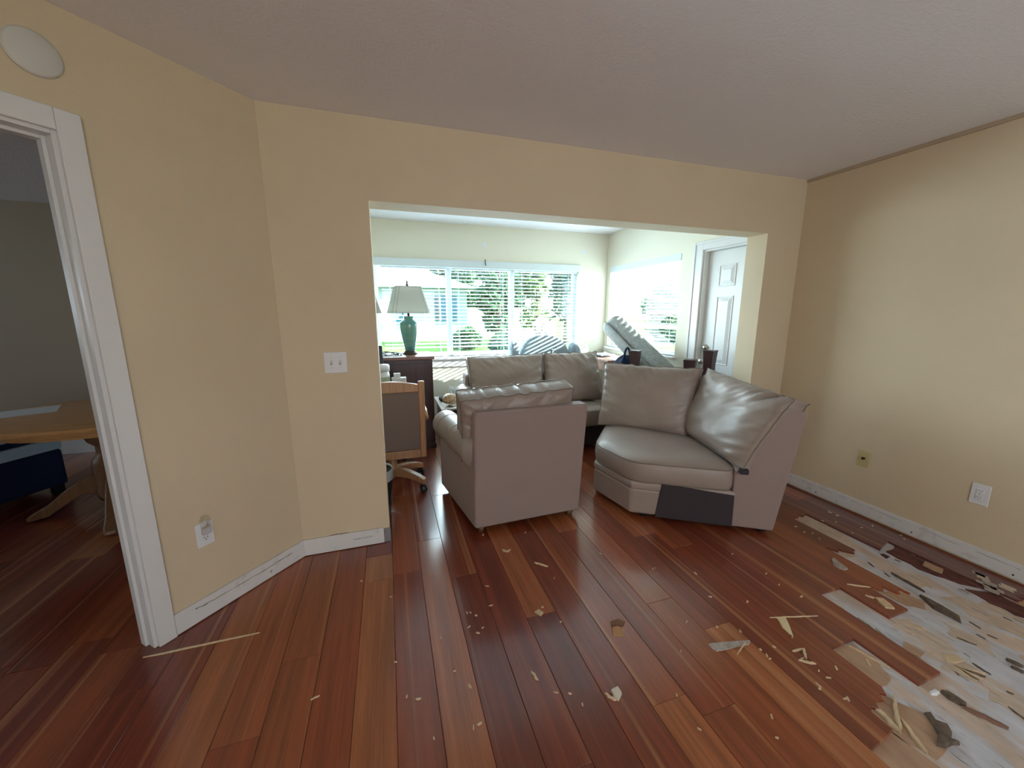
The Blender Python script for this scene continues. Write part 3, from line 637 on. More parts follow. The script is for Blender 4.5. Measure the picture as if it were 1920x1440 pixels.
MB().loft([ringz(plan, .035), ringz(plan, .225)]).build('base', LEATHER, wg, bevel=.02, seg=3)
MB().loft([ringz(plan, .215, -.004), ringz(plan, .235, .004), ringz(plan, .262, .004), ringz(plan, .278, -.006)]).build('base_roll', LEATHER, wg, bevel=.012, seg=3)
# charcoal lining over the side where the next section would join
def side_sheet(poly, t0, t1, m, name, bevel=.0):
    k = MB(); k.loft([[SA(s, -t0, z) for s, z in poly], [SA(s, t1, z) for s, z in poly]]); return k.build(name, m, wg, bevel=bevel)
side_sheet([(.17, .032), (.655, .032), (.65, .252), (.20, .282)], .007, .02, DARKFAB, 'unfinished_side', .002)
# raked back frames
prof = [(.640, .030), (.638, .40), (.872, .800), (.905, .838), (.945, .846), (1.004, .824), (.985, .70), (.900, .030)]
LA = .98
ka = MB(); ka.loft([[SA(s, 0, z) for s, z in prof], [SA(s - .05 * (s > .8), .74, z) for s, z in prof]]); ka.build('back_frame', FABRIC, wg, bevel=.012, seg=3)
kb = MB(); kb.loft([[SB(s, 0, z) for s, z in prof], [SB(s - .05 * (s > .8), .48, z) for s, z in prof]][::-1]); kb.build('back_frame', FABRIC, wg, bevel=.012, seg=3)
seat(wg, [(A0 - nA * .004)[:2], SA(.655, .0, 0)[:2], SA(.62, .60, 0)[:2], SB(.62, .2, 0)[:2], SB(.62, 0, 0)[:2], B0[:2]], .268, .425, .045, rad=.10)
cushion(wg, (SA(.43, .78, .45), SA(.715, .0, .42), SA(.635, .77, .965), SA(.955, -.005, .90)), .24, seed=1, wr=.024, box=.42, dog=.035, wdir=-1.2)
cushion(wg, ((1.80, 2.98, .43), (2.28, 2.42, .43), (1.89, 3.06, .975), (2.45, 2.49, .975)), .24, seed=2, wr=.020, box=.36, dog=.035)
MB().obox(SA(.685, -.012, .43), dA, nA, (0, 0, 1), .05, .05, .035).build('zip_flap', DARKFAB, wg, bevel=.008)
for p in (SA(.1, .08, 0), SA(.84, .06, 0), SB(.1, .08, 0), SB(.84, .1, 0)):
    MB().box(p.x - .03, p.x + .03, p.y - .03, p.y + .03, .001, .036).build('foot', BLACK, wg, bevel=.003)

# ------------------------------------------------------------------ loveseat behind the armchair
ls = thing('loveseat', (1.4, 3.7, 0), 'taupe leather loveseat facing us from behind the armchair', 'sofa')
MB().box(.76, 2.20, 3.42, 4.00, .06, .27).build('base', DARKFAB, ls, bevel=.015)  # charcoal colour here stands in for the shadow below the seat
MB().box(.74, 2.22, 3.86, 4.05, .06, .80).build('back_frame', FABRIC, ls, bevel=.03)
for x0, x1 in ((.765, 1.475), (1.485, 2.21)):
    seat(ls, [(x0, 3.38), (x1, 3.38), (x1, 3.86), (x0, 3.86)], .27, .44, .03)
cushion(ls, ((.775, 3.74, .46), (1.545, 3.74, .46), (.755, 3.87, .975), (1.585, 3.87, .985)), .25, seed=5, wr=.016)
cushion(ls, ((1.56, 3.74, .46), (2.28, 3.74, .46), (1.60, 3.87, .985), (2.23, 3.86, .985)), .25, seed=8, wr=.020)
pts = [Vector((.735, 3.40 + .56 * i / 10, .60)) for i in range(11)]
MB().tube([Vector((.735, 3.35, .60)), Vector((.735, 3.365, .60))] + pts + [Vector((.735, 3.99, .60))], [.03, .07] + [.088] * 11 + [.07], 24).build('arm', LEATHER, ls, smooth=True)
MB().box(.675, .77, 3.39, 3.98, .06, .55).build('arm_panel', FABRIC, ls, bevel=.012)
for x in (.72, 2.12):
    for yy in (3.48, 3.94): peg(ls, x, yy, .07)

# ------------------------------------------------------------------ office chair
oc = thing('office_chair', (-.02, 3.14, 0), 'oak framed swivel chair with brown fabric back, cut off by the wall edge', 'chair')
yb = 2.93
zt, zb = .925, .315
cx = -.02; hw = .262
for sx in (-1, 1):
    x = cx + sx * (hw - .024)
    MB().hexa([(x - .022, yb, zb), (x + .022, yb, zb), (x + .022, yb + .045, zb), (x - .022, yb + .045, zb), (x - .024, yb - .03, zt), (x + .024, yb - .03, zt), (x + .024, yb + .012, zt), (x - .024, yb + .012, zt)]).build('back_post', OAK, oc, bevel=.008)
def rail(z0, h, arch, name, y0):
    m = MB(); n = 12; rings = []
    for i in range(n + 1):
        t = i / n; x = cx - hw + .046 + t * (2 * hw - .092); a = arch * math.sin(math.pi * t)
        rings.append([(x, y0, z0), (x, y0 + .035, z0), (x, y0 + .035, z0 + h + a), (x, y0, z0 + h + a)])
    m.loft(rings); m.build(name, OAK, oc, bevel=.006)
rail(.845, .055, .03, 'top_rail', yb - .025); rail(.315, .065, 0, 'bottom_rail', yb + .002)
MB().hexa([(cx - hw + .044, yb + .012, .38), (cx + hw - .044, yb + .012, .38), (cx + hw - .044, yb + .04, .38), (cx - hw + .044, yb + .04, .38), (cx - hw + .044, yb - .016, .85), (cx + hw - .044, yb - .016, .85), (cx + hw - .044, yb + .012, .85), (cx - hw + .044, yb + .012, .85)]).build('back_upholstery', CHAIRFAB, oc, bevel=.006)
seat(oc, [(cx - .24, yb + .06), (cx + .24, yb + .06), (cx + .24, yb + .50), (cx - .24, yb + .50)], .40, .47, .02, m=CHAIRFAB)
for sx in (-1, 1):
    x = cx + sx * .27
    MB().tube([(x, yb + .03, .62), (x, yb + .20, .645), (x, yb + .38, .64), (x, yb + .42, .60), (x, yb + .40, .43)], [.02, .024, .024, .022, .02], 10).build('armrest', OAK, oc, smooth=True)
MB().lathe((cx, 3.16, 0), [(.045, .11), (.05, .15), (.035, .19), (.03, .30), (.06, .36), (.10, .40)], 16).build('column', OAK, oc, smooth=True)
MB().box(cx - .09, cx + .09, 3.07, 3.26, .335, .40).build('tilt_box', BLACK, oc, bevel=.01)
for i in range(5):
    a = R(-37 + 72 * i); d = Vector((math.cos(a), math.sin(a), 0)); n_ = Vector((-d.y, d.x, 0)); c = Vector((cx, 3.16, 0))
    rg = []
    for t, z0, z1, w in ((.03, .10, .175, .028), (.15, .105, .165, .027), (.24, .085, .14, .026), (.305, .068, .112, .024)):
        p = c + d * t; rg.append([V(p - n_ * w, z0), V(p + n_ * w, z0), V(p + n_ * w, z1), V(p - n_ * w, z1)])
    MB().loft(rg).build('base_leg', OAK, oc, bevel=.008)
    p = c + d * .285
    cs = MB(Matrix.Translation((p.x, p.y, .03)) @ Matrix.Rotation(a + .7, 4, 'Z') @ Matrix.Rotation(R(90), 4, 'X'))
    for dz in (-.02, .02): cs.lathe((0, 0, dz), [(.010, -.012), (.027, -.011), (.029, 0), (.027, .011), (.010, .012)], 16)
    cs.M = None; cs.lathe((p.x, p.y, .03), [(.012, 0), (.018, .03), (.01, .045)], 10)
    cs.build('caster', BLACK, oc, smooth=True)

# wastebasket behind the wall edge
wb = thing('wastebasket', (-.145, 2.715, 0), 'black wastebasket with a pale liner, behind the wall edge', 'wastebasket')
MB().lathe((-.145, 2.715, 0), [(.098, .002), (.102, .01), (.122, .34), (.118, .34), (.098, .015), (.01, .012)], 28).build('bin', BLACK, wb, smooth=True)
MB().lathe((-.145, 2.715, 0), [(.1245, .275), (.126, .30), (.127, .345), (.124, .352), (.119, .345), (.117, .30)], 28, cap=False).build('liner', mat('translucent grey liner', (.42, .45, .47), .35), wb, smooth=True)

# ------------------------------------------------------------------ desk, chest, lamps and desk things
ck = thing('chest', (0, 4.2, 0), 'tall dark mahogany chest with a reddish top under the window', 'chest')
MB().box(-.55, .445, 3.98, 4.48, .955, .99).build('top', MAHOGTOP, ck, bevel=.006)
MB().box(-.53, .425, 4.0, 4.46, .05, .955).build('carcass', MAHOG, ck, bevel=.004)
MB().box(-.54, .435, 3.99, 4.47, .0, .05).build('plinth', MAHOG, ck, bevel=.004)
MB().box(-.50, .40, 3.992, 4.0, .10, .92).build('back_panel', MAHOG, ck, bevel=.003)
dk = thing('desk', (-.35, 3.7, 0), 'low dark desk half hidden behind the swivel chair', 'desk')
MB().box(-.92, .17, 3.46, 3.96, .715, .745).build('desk_top', MAHOGTOP, dk, bevel=.004)
for x in (-.90, .10): MB().box(x, x + .04, 3.48, 3.94, .0, .715).build('side_panel', MAHOG, dk, bevel=.003)
def lamp(x, y, z, label):
    o = thing('table_lamp', (x, y, z), label, 'lamp', 'celadon table lamps on the chest')
    MB().lathe((x, y, z), [(.080, 0), (.080, .012), (.066, .02), (.060, .034), (.05, .04)], 24).build('base', BRONZE, o, smooth=True)
    MB().lathe((x, y, z), [(.052, .038), (.062, .09), (.080, .18), (.093, .26), (.097, .315), (.093, .335), (.058, .362), (.050, .372), (.053, .40), (.046, .402)], 32).build('vase_body', CELADON, o, smooth=True)
    MB().lathe((x, y, z), [(.012, .40), (.012, .47), (.018, .475), (.018, .52), (.006, .53), (.004, .70), (.010, .703), (.014, .722), (.006, .745), (.010, .752), (.002, .77)], 12).build('stem', BRONZE, o, smooth=True)
    def rect(hx, hz, c): # square with cut corners
        pts = [(-hx + c, -hx), (hx - c, -hx), (hx, -hx + c), (hx, hx - c), (hx - c, hx), (-hx + c, hx), (-hx, hx - c), (-hx, -hx + c)]
        a = R(9); return [(x + px * math.cos(a) - py * math.sin(a), y + px * math.sin(a) + py * math.cos(a), z + hz) for px, py in pts]
    sh = MB(); sh.loft([rect(.190, .435, .03), rect(.193, .44, .03), rect(.160, .56, .026), rect(.127, .70, .022), rect(.125, .704, .022), rect(.122, .70, .022), rect(.187, .438, .03), rect(.190, .435, .03)], cap=False)
    so = sh.build('lamp_shade', SHADE, o)
    lo, hi = rect(.192, .437, .03), rect(.127, .702, .022)
    for rr in (lo, hi):
        t = MB(); t.tube(rr + [rr[0]], .004, 5, cap=False); t.build('shade_trim', mat('shade trim', (.48, .47, .42), .8), so)
    for i in (0, 1, 7):
        t = MB(); t.tube([lo[i], hi[i]], .0028, 5); t.build('shade_trim', mat('shade trim', (.48, .47, .42), .8), so)
lamp(.222, 4.27, .99, 'table lamp with teal glazed vase body and linen shade, fully in view')
lamp(-.262, 4.25, .99, 'table lamp of which only the shade edge shows past the wall edge')
mo = thing('monitor', (-.20, 3.80, .745), 'black monitor standing on the desk beside the wall edge', 'monitor')
MB().box(-.42, -.055, 3.78, 3.83, .84, 1.125).build('screen_housing', BLACK, mo, bevel=.008)
MB().box(-.25, -.20, 3.80, 3.84, .76, .90).build('stand', BLACK, mo, bevel=.004); MB().box(-.32, -.13, 3.72, 3.90, .745, .758).build('foot_plate', BLACK, mo, bevel=.004)
bt = thing('lotion_bottle', (-.06, 3.60, .745), 'white bottle with a green label on the desk behind the chair', 'bottle')
MB().lathe((-.06, 3.60, .745), [(.052, 0), (.058, .01), (.058, .13), (.05, .165), (.045, .17)], 24).build('bottle_body', WHITE, bt, smooth=True)
MB().lathe((-.06, 3.60, .745), [(.060, .17), (.060, .215), (.052, .228), (.01, .23)], 24).build('cap', WHITE, bt, smooth=True)
MB().lathe((-.06, 3.60, .745), [(.0588, .03), (.0588, .12)], 24, cap=False).build('label_band', GREENISH, bt, smooth=True)
cx2 = thing('card_box', (.075, 3.62, .745), 'small pale box on the desk just above the chair back', 'box')
MB().box(.01, .14, 3.58, 3.66, .745, .845).build('carton', PAPER, cx2, bevel=.003); MB().box(.03, .09, 3.59, 3.65, .8455, .885).build('carton_lid', PAPER, cx2, bevel=.003)
cb = thing('cable_coil', (.03, 4.15, .99), 'tangle of dark cables lying on the chest left of the lamp', 'cables')
for k in range(4):
    m = MB(); m.tube([(-.09 + .05 * math.cos(t * .6 + k) + .018 * t, 4.12 + .05 * math.sin(t * .7 + k * 2), .997 + .045 * abs(math.sin(t * .5 + k)) * (1 - t / 14)) for t in range(13)], .005, 6); m.build('cable', mat('dark grey cable', (.05, .07, .08), .5), cb, smooth=True)
pp = MB(); pp.box(-.06, .14, 4.03, 4.22, .9903, .9925); pp.box(-.03, .12, 4.05, 4.20, .9925, .995)
pp.build('paper_stack', PAPER, label='sheets of paper under the dark cables on the chest', cat='paper')

# ------------------------------------------------------------------ low table with shells
ct = thing('coffee_table', (.82, 4.38, 0), 'low dark table with a pale top under the window, holding shells', 'table')
TX0, TX1, TY0, TY1, TZ = .505, 1.12, 4.06, 4.74, .40
MB().box(TX0, TX1, TY0, TY1, TZ - .022, TZ).build('table_top', mat('pale stone top', (.62, .58, .56), .15, .6), ct, bevel=.006)
MB().box(TX0 + .03, TX1 - .03, TY0 + .03, TY1 - .03, .16, TZ - .022).build('apron', MAHOG, ct, bevel=.004)
for x in (TX0 + .04, TX1 - .08):
    for yy in (TY0 + .04, TY1 - .08): MB().box(x, x + .04, yy, yy + .04, 0, .17).build('leg', MAHOG, ct, bevel=.003)
def conch(c, s, label, m, m2, rz):
    o = thing('conch_shell', c, label, 'shell')
    M_ = Matrix.Translation((c[0], c[1], c[2] + .042 * s)) @ Matrix.Rotation(rz, 4, 'Z') @ Matrix.Rotation(R(82), 4, 'Y')
    pts = MB(M_); rg = []
    for i in range(22):
        t = i / 21; z = (-.09 + .18 * t) * s; r = (.052 * math.sin(math.pi * min(1, t * 1.15 + .02)) ** .7 * (1 - .25 * t) + .004) * s if t < .86 else (.03 * (1 - t) / .14 + .002) * s
        r *= 1 + .10 * math.sin(t * 42)
        rg.append([(r * math.cos(a * math.pi / 9) * (1 + .12 * math.cos(a * math.pi / 9 * 5)), r * math.sin(a * math.pi / 9), z) for a in range(18)])
    pts.loft(rg); pts.build('whorl', m, o, smooth=True)
    lip = MB(M_); lip.loft([[((.03 + .03 * math.sin(math.pi * j / 8)) * s, (-.01 - .03 * k) * s, (-.07 + .12 * j / 8) * s) for j in range(9)] for k in range(4)] , cap=False, closed=False)
    lo = lip.build('lip', m2, o, smooth=True); sm = lo.modifiers.new('t', 'SOLIDIFY'); sm.thickness = .006
conch((.64, 4.26, TZ + .027), 1.15, 'tan conch shell with a cream lip on the low table', SHELL, SHELLPALE, R(20))
conch((.80, 4.17, TZ + .02), .8, 'small cream shell beside the tan conch', SHELLPALE, SHELLPALE, R(130))
conch((.565, 4.45, TZ + .012), .62, 'small dark shell at the left edge of the low table', DARKSHELL, DARKSHELL, R(70))
def coral(c, n, hgt, label, seed):
    r = random.Random(seed); o = thing('coral', c, label, 'coral')
    MB().lathe(c, [(.05, 0), (.06, .012), (.03, .03), (.004, .035)], 14).build('coral_base', CORAL, o, smooth=True)
    for i in range(n):
        a = r.uniform(0, 2 * math.pi); tilt = r.uniform(.1, .75); p = Vector(c) + Vector((0, 0, .015)); d = Vector((math.cos(a) * tilt, math.sin(a) * tilt, 1)).normalized()
        path = [p]; 
        for k in range(5):
            d = (d + Vector((r.uniform(-.25, .25), r.uniform(-.25, .25), r.uniform(-.05, .2)))).normalized(); path.append(path[-1] + d * hgt * r.uniform(.7, 1.1) / 5)
        m = MB(); m.tube(path, [.010, .009, .008, .007, .006, .003], 6)
        q = path[3]; e_ = Vector((r.uniform(-1, 1), r.uniform(-1, 1), 1)).normalized(); m.tube([q, q + e_ * hgt * .18, q + e_ * hgt * .3], [.006, .005, .002], 6)
        m.build('branch', CORAL, o, smooth=True)
coral((.70, 4.50, TZ), 14, .17, 'low spiky white coral at the back of the low table', 4)
coral((.84, 4.30, TZ), 12, .30, 'tall branching white coral beside the loveseat arm', 9)

# ------------------------------------------------------------------ grey armchair by the window
gc = thing('grey_armchair', (1.78, 4.45, 0), 'blue grey round backed armchair in front of the window', 'armchair')
gx, gy = 1.80, 4.27
rg = []
for i in range(25):
    t = i / 24 * 2 - 1
    zt_ = .84 + .325 * max(0, 1 - abs(t) ** 2.6) ** .5
    x = gx + .335 * t; yy = gy + .03 * (1 - t * t)
    rg.append([(x, yy, .40), (x, yy - .055, .60), (x, yy - .05, zt_ - .05), (x, yy + .0, zt_), (x, yy + .10, zt_ - .005), (x, yy + .16, zt_ - .06), (x, yy + .17, .40)])
MB().loft(rg).build('back', CHAIRGREY, gc, smooth=True, subsurf=1)
for sx in (-1, 1):
    w = MB(); rr = []
    for i in range(9):
        t = i / 8; yy = gy + .08 - .24 * t; zz = (1.10 if sx < 0 else 1.06) - .06 * t - .35 * max(0, t - .45); x = gx + sx * (.385 + .03 * t)
        rr.append([(x - .05, yy, .30), (x + .05, yy, .30), (x + .055, yy, zz - .05), (x + .03, yy, zz), (x - .03, yy, zz), (x - .055, yy, zz - .05)])
    w.loft(rr); w.build('wing', CHAIRGREY, gc, smooth=False, bevel=.02, seg=3)
MB().tube([(gx + .05, gy - .06, 1.0), (gx + .055, gy - .07, .95), (gx + .06, gy - .06, .90)], [.02, .015, .004], 8).build('tuft', CHAIRGREY, gc, smooth=True)
seat(gc, [(gx - .34, gy - .14), (gx + .34, gy - .14), (gx + .34, gy - .03), (gx - .34, gy - .03)], .36, .50, .03, m=CHAIRGREY)
MB().box(gx - .40, gx + .40, gy - .14, gy + .16, .08, .37).build('base', CHAIRGREY, gc, bevel=.02)
for x in (gx - .34, gx + .34):
    for yy in (gy - .10, gy + .10): peg(gc, x, yy, .09)

# ------------------------------------------------------------------ side table, bag, rug roll, posts
st = thing('side_table', (2.72, 4.2, 0), 'pinkish wood table in the sunlit corner of the sunroom', 'table')
SX0, SX1, SY0, SY1, SZ = 2.43, 2.95, 3.90, 4.72, .875
MB().box(SX0, SX1, SY0, SY1, SZ - .025, SZ).build('table_top', PINKWOOD, st, bevel=.005)
MB().box(SX0 + .02, SX1 - .02, SY0 + .02, SY1 - .02, SZ - .13, SZ - .025).build('apron', PINKWOOD, st, bevel=.003)
for x in (SX0 + .02, SX1 - .07):
    for yy in (SY0 + .02, SY1 - .07): MB().hexa([(x + .01, yy + .01, 0), (x + .04, yy + .01, 0), (x + .04, yy + .04, 0), (x + .01, yy + .04, 0), (x, yy, SZ - .1), (x + .05, yy, SZ - .1), (x + .05, yy + .05, SZ - .1), (x, yy + .05, SZ - .1)]).build('leg', PINKWOOD, st)
MB().tube([(SX0 + .05, SY0 + .05, .40), (SX1 - .05, SY0 + .05, .62)], .012, 8).build('brace', PINKWOOD, st)
bgx, bgy = 2.415, 3.52; BZ = .845
bag = thing('tote_bag', (bgx, bgy, BZ), 'navy tote bag with a loop handle in front of the rolled rug', 'bag')
rr = []
for z, w, d in ((0.001, .10, .08), (.015, .115, .09), (.06, .115, .085), (.10, .085, .055), (.125, .04, .015)):
    rr.append([(bgx + w * math.copysign(abs(math.cos(a)) ** .6, math.cos(a)) * (1 + .06 * math.sin(a * 5)), bgy + d * math.copysign(abs(math.sin(a)) ** .6, math.sin(a)), BZ + z * (1 + .12 * math.cos(a * 3))) for a in [k * math.pi / 12 for k in range(24)]])
MB().loft(rr).build('bag_body', NAVY, bag, smooth=True)
MB().tube([(bgx - .06 + .04 * (1 - math.cos(t * math.pi / 10)), bgy - .05, BZ + .05 + .17 * math.sin(t * math.pi / 10)) for t in range(11)], .011, 8).build('handle', NAVY, bag, smooth=True)
so = thing('stool', (bgx, bgy, 0), 'dark stool under the navy tote bag, hidden behind the sofa cushions', 'stool')
MB().box(bgx - .115, bgx + .115, bgy - .10, bgy + .10, BZ - .03, BZ).build('seat', MAHOG, so, bevel=.005)
for sx in (-1, 1):
    for sy in (-1, 1): MB().box(bgx + sx * .09 - .016, bgx + sx * .09 + .016, bgy + sy * .075 - .016, bgy + sy * .075 + .016, 0, BZ - .03).build('leg', MAHOG, so)
cl = MB(); rr = []
for j in range(9):
    rr.append([(2.50 + .02 * i, 4.22 + .03 * j, SZ + .004 + .035 * max(0, noise.noise(Vector((i * .5, j * .5, 3))) + .35)) for i in range(13)])
cl.loft(rr, cap=False, closed=False); co = cl.build('folded_cloth', PALEBLUE, smooth=True, label='crumpled pale blue cloth on the side table under the rolled rug', cat='cloth'); sm = co.modifiers.new('t', 'SOLIDIFY'); sm.thickness = .006; sm.offset = 1
# rolled rug: a spiral sheet leaning over the side table and the posts
def rug_roll():
    a, b = Vector((2.70, 4.22, 1.275)), Vector((2.70, 3.13, .735))
    d = (b - a).normalized(); side = d.cross(Vector((0, 0, 1))).normalized(); up = side.cross(d)
    turns, n = 3.2, 90; R0, R1 = .040, .148
    prof = []
    for i in range(n + 1):
        t = i / n; r = R0 + (R1 - R0) * t; ang = 2 * math.pi * turns * t - .9
        prof.append((r * math.cos(ang), r * math.sin(ang)))
    flap = prof[-1]
    L = (b - a).length; rings = []
    for k in range(25):
        s = L * k / 24; jit = .0
        c = a + d * s
        rings.append([c + side * (x * (1 + .012 * noise.noise(Vector((s * 6, i * .05, 1))))) + up * (y * (1 + .03 * noise.noise(Vector((s * 4, i * .08, 7))))) for i, (x, y) in enumerate(prof)])
    m = MB(); m.loft(rings, cap=False, closed=False)
    o = m.build('rolled_rug', RUG, smooth=True, label='rolled up grey patterned rug leaning up towards the side window', cat='rug')
    s = o.modifiers.new('t', 'SOLIDIFY'); s.thickness = .013; s.offset = 0
    return o
rug_roll()
def post(x, y, z1, w, label, rz=0.2, z0=0.):
    o = thing('wooden_post', (x, y, z0), label, 'post', 'dark wooden posts behind the corner section')
    M_ = Matrix.Translation((x, y, 0)) @ Matrix.Rotation(rz, 4, 'Z')
    sq = lambda h, z: [(-h, -h, z), (h, -h, z), (h, h, z), (-h, h, z)]
    m = MB(M_); m.loft([sq(w * .5, z0 + .001), sq(w * .5, z0 + .25), sq(w * .42, z0 + .30), sq(w * .42, z1 - .13), sq(w * .50, z1 - .012)]); m.build('shaft', POSTWOOD, o, bevel=.003)
    m = MB(M_); m.loft([sq(w * .53, z1 - .012), sq(w * .53, z1 - .003), sq(w * .48, z1)]); m.build('cap', POSTWOOD, o, bevel=.002)
post(2.315, 3.22, 1.065, .085, 'dark square post nearest the tote bag, leftmost of the three', .5)
post(2.65, 2.85, 1.005, .100, 'shortest and widest dark square post, between the other two', .65)
post(2.865, 2.84, 1.085, .095, 'tall dark square post right in front of the white door', .35)

# ------------------------------------------------------------------ side room: oak table, paper, box
tb = thing('oak_table', (-2.15, 3.45, 0), 'oval honey oak pedestal table seen through the doorway', 'table')
tcx, tcy, ta, tbb = -1.98, 3.42, .62, .54
def oval(s, z): return [(tcx + (ta + s) * math.copysign(abs(math.cos(a)) ** .85, math.cos(a)), tcy + (tbb + s) * math.copysign(abs(math.sin(a)) ** .85, math.sin(a)), z) for a in [k * math.pi / 28 for k in range(56)]]
MB().loft([oval(-.03, .712), oval(-.004, .718), oval(0, .732), oval(-.006, .745), oval(-.02, .75)]).build('table_top', OAKFLAT, tb, smooth=False, bevel=.002)
MB().loft([oval(-.14, .65), oval(-.13, .712)]).build('apron', OAKFLAT, tb)
px, py = -1.965, 3.42
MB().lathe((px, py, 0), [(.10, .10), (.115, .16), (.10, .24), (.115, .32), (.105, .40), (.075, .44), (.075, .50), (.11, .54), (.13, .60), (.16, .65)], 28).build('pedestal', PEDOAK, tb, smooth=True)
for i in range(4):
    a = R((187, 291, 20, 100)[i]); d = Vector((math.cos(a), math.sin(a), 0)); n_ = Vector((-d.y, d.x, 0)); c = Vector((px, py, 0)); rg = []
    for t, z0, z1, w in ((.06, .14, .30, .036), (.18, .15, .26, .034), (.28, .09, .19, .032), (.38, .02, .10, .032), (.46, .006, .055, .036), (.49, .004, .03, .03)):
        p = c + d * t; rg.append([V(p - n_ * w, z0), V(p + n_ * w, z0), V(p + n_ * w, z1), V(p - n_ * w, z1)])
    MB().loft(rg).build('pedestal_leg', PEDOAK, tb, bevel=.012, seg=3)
MB().prism([(-2.52, 3.30), (-2.24, 3.46), (-2.36, 3.70), (-2.60, 3.56)], .7505, .7525).build('paper_sheet', PAPER, label='white sheet of paper on the oak table', cat='paper')
nb = thing('storage_box', (-2.93, 3.80, 0), 'dark navy box with a pale blue band under the oak table', 'box')
Mb = Matrix.Translation((-2.93, 3.72, -.0)) @ Matrix.Rotation(R(62), 4, 'Z')
MB(Mb).box(-.34, .34, -.26, .26, .07, .36).build('box_body', NAVY, nb, bevel=.02, seg=3)
MB(Mb).box(-.345, .345, -.265, .265, .36, .45).build('pale_band', PALEBLUE, nb, bevel=.02, seg=3)
MB(Mb).box(-.33, .33, -.25, .25, .45, .57).build('box_lid', NAVY, nb, bevel=.02, seg=3)
MB(Mb).box(-.05, .05, -.268, -.25, .50, .515).build('latch', PALEBLUE, nb, bevel=.003)
for sx in (-1, 1):
    for sy in (-1, 1): MB(Mb).box(sx * .29 - .03, sx * .29 + .03, sy * .21 - .03, sy * .21 + .03, .001, .07).build('box_foot', BLACK, nb, bevel=.004)

# ------------------------------------------------------------------ debris on the floor
def hull(c, pts, h, m, name, label, z=0.0, group=None, tilt=0.):
    """an irregular flake: outline (x,y) round c, ragged thickness"""
    n = len(pts); mb = MB(); cx_, cy_ = c
    b = [(cx_ + p[0], cy_ + p[1], z + .0004) for p in pts]; t = [(cx_ + p[0] * .92, cy_ + p[1] * .92, z + h * rnd.uniform(.6, 1.25)) for p in pts]
    mb.loft([b, t]); return mb.build(name, m, label=label, cat='debris', group=group)
def stick(a, b, w, h, m, name, label, z=0., group=None, z1=None):
    a, b = Vector((*a, z + h / 2 + .0005)), Vector((*b, (z if z1 is None else z1) + h / 2 + .0005)); d = (b - a).normalized(); n_ = Vector((-d.y, d.x, 0)).normalized(); rg = []
    k = 6
    for i in range(k + 1):
        t = i / k; ww = w / 2 * (1 - .75 * abs(2 * t - 1) ** 5) * rnd.uniform(.75, 1.1); p = a.lerp(b, t) + n_ * rnd.uniform(-.15, .15) * w
        rg.append([p - n_ * ww - Vector((0, 0, h / 2)), p + n_ * ww - Vector((0, 0, h / 2)), p + n_ * ww * .7 + Vector((0, 0, h / 2)), p - n_ * ww * .7 + Vector((0, 0, h / 2))])
    mb = MB(); mb.loft(rg); return mb.build(name, m, label=label, cat='debris', group=group)
CAMZ = 1.438
def fl(u, v, z=0.):
    pi_, ya = R(10.673), R(17.852)
    fw = Vector((math.sin(ya) * math.cos(pi_), math.cos(ya) * math.cos(pi_), -math.sin(pi_))); rt = Vector((math.cos(ya), -math.sin(ya), 0)); up = rt.cross(fw)
    d = fw + rt * ((u - 960) / 719.1) + up * ((720 - v) / 719.1); t = (z - CAMZ) / d.z; return (d.x * t, d.y * t)
stick(fl(268, 1234), fl(487, 1187), .008, .005, SPLINT, 'wood_strip', 'long thin pale wood strip on the floor in front of the doorway')
def flake_at(uv, h, m, name, label, z=0.):
    p = [fl(*q, z) for q in uv]; c = (sum(q[0] for q in p) / len(p), sum(q[1] for q in p) / len(p))
    if sum((p[i][0] - p[i - 1][0]) * (p[i][1] + p[i - 1][1]) for i in range(len(p))) > 0: p = p[::-1]
    return hull(c, [(q[0] - c[0], q[1] - c[1]) for q in p], h, m, name, label, z)
flake_at([(1328, 1208), (1345, 1206), (1375, 1203), (1407, 1202), (1405, 1209), (1385, 1213), (1362, 1219), (1344, 1222), (1336, 1217)], .006, SPLINTG, 'torn_flake', 'grey ragged flake lying alone on the red planks, right of centre')
stick(fl(1382, 1230), fl(1398, 1205), .006, .004, SPLINT, 'wood_splinter', 'pale splinter crossing the end of the grey ragged flake', .006)
flake_at([(1455, 1158), (1473, 1159), (1479, 1170), (1488, 1194), (1480, 1189), (1467, 1177), (1461, 1166)], .006, mat('cream splinter', (.72, .60, .36), .8), 'wood_chip', 'cream pointed wood chip beside a thin straight splinter')
stick(fl(1443, 1161), fl(1533, 1158), .006, .004, SPLINT, 'wood_splinter', 'thin straight pale splinter touching the cream pointed chip', .007)
flake_at([(1147, 1178), (1158, 1175), (1168, 1183), (1169, 1194), (1149, 1193)], .006, mat('tan chip', (.50, .27, .12), .8), 'wood_chip', 'square tan wood chip in the middle of the glossy floor')
flake_at([(1144, 1166), (1160, 1161), (1172, 1166), (1168, 1175), (1152, 1173), (1146, 1175)], .004, mat('brown chip', (.22, .11, .06), .8), 'wood_chip', 'small dark brown crumbled chip next to the square tan chip')
flake_at([(1002, 1148), (1010, 1143), (1019, 1150), (1014, 1156)], .007, SPLINT, 'wood_chip', 'small square pale chip between the armchair and the tan chip')
stick(fl(996, 1259), fl(1009, 1277), .012, .005, SPLINT, 'wood_splinter', 'pale pointed splinter near the bottom centre of the floor')
flake_at([(1145, 1297), (1158, 1291), (1166, 1302), (1160, 1316), (1152, 1310)], .012, mat('white shredded wood', (.74, .68, .58), .8), 'wood_chip', 'white shredded chip near the bottom centre right')
stick(fl(1134, 1301), fl(1155, 1315), .012, .006, SPLINT, 'wood_splinter', 'short tan splinter under the white shredded chip')
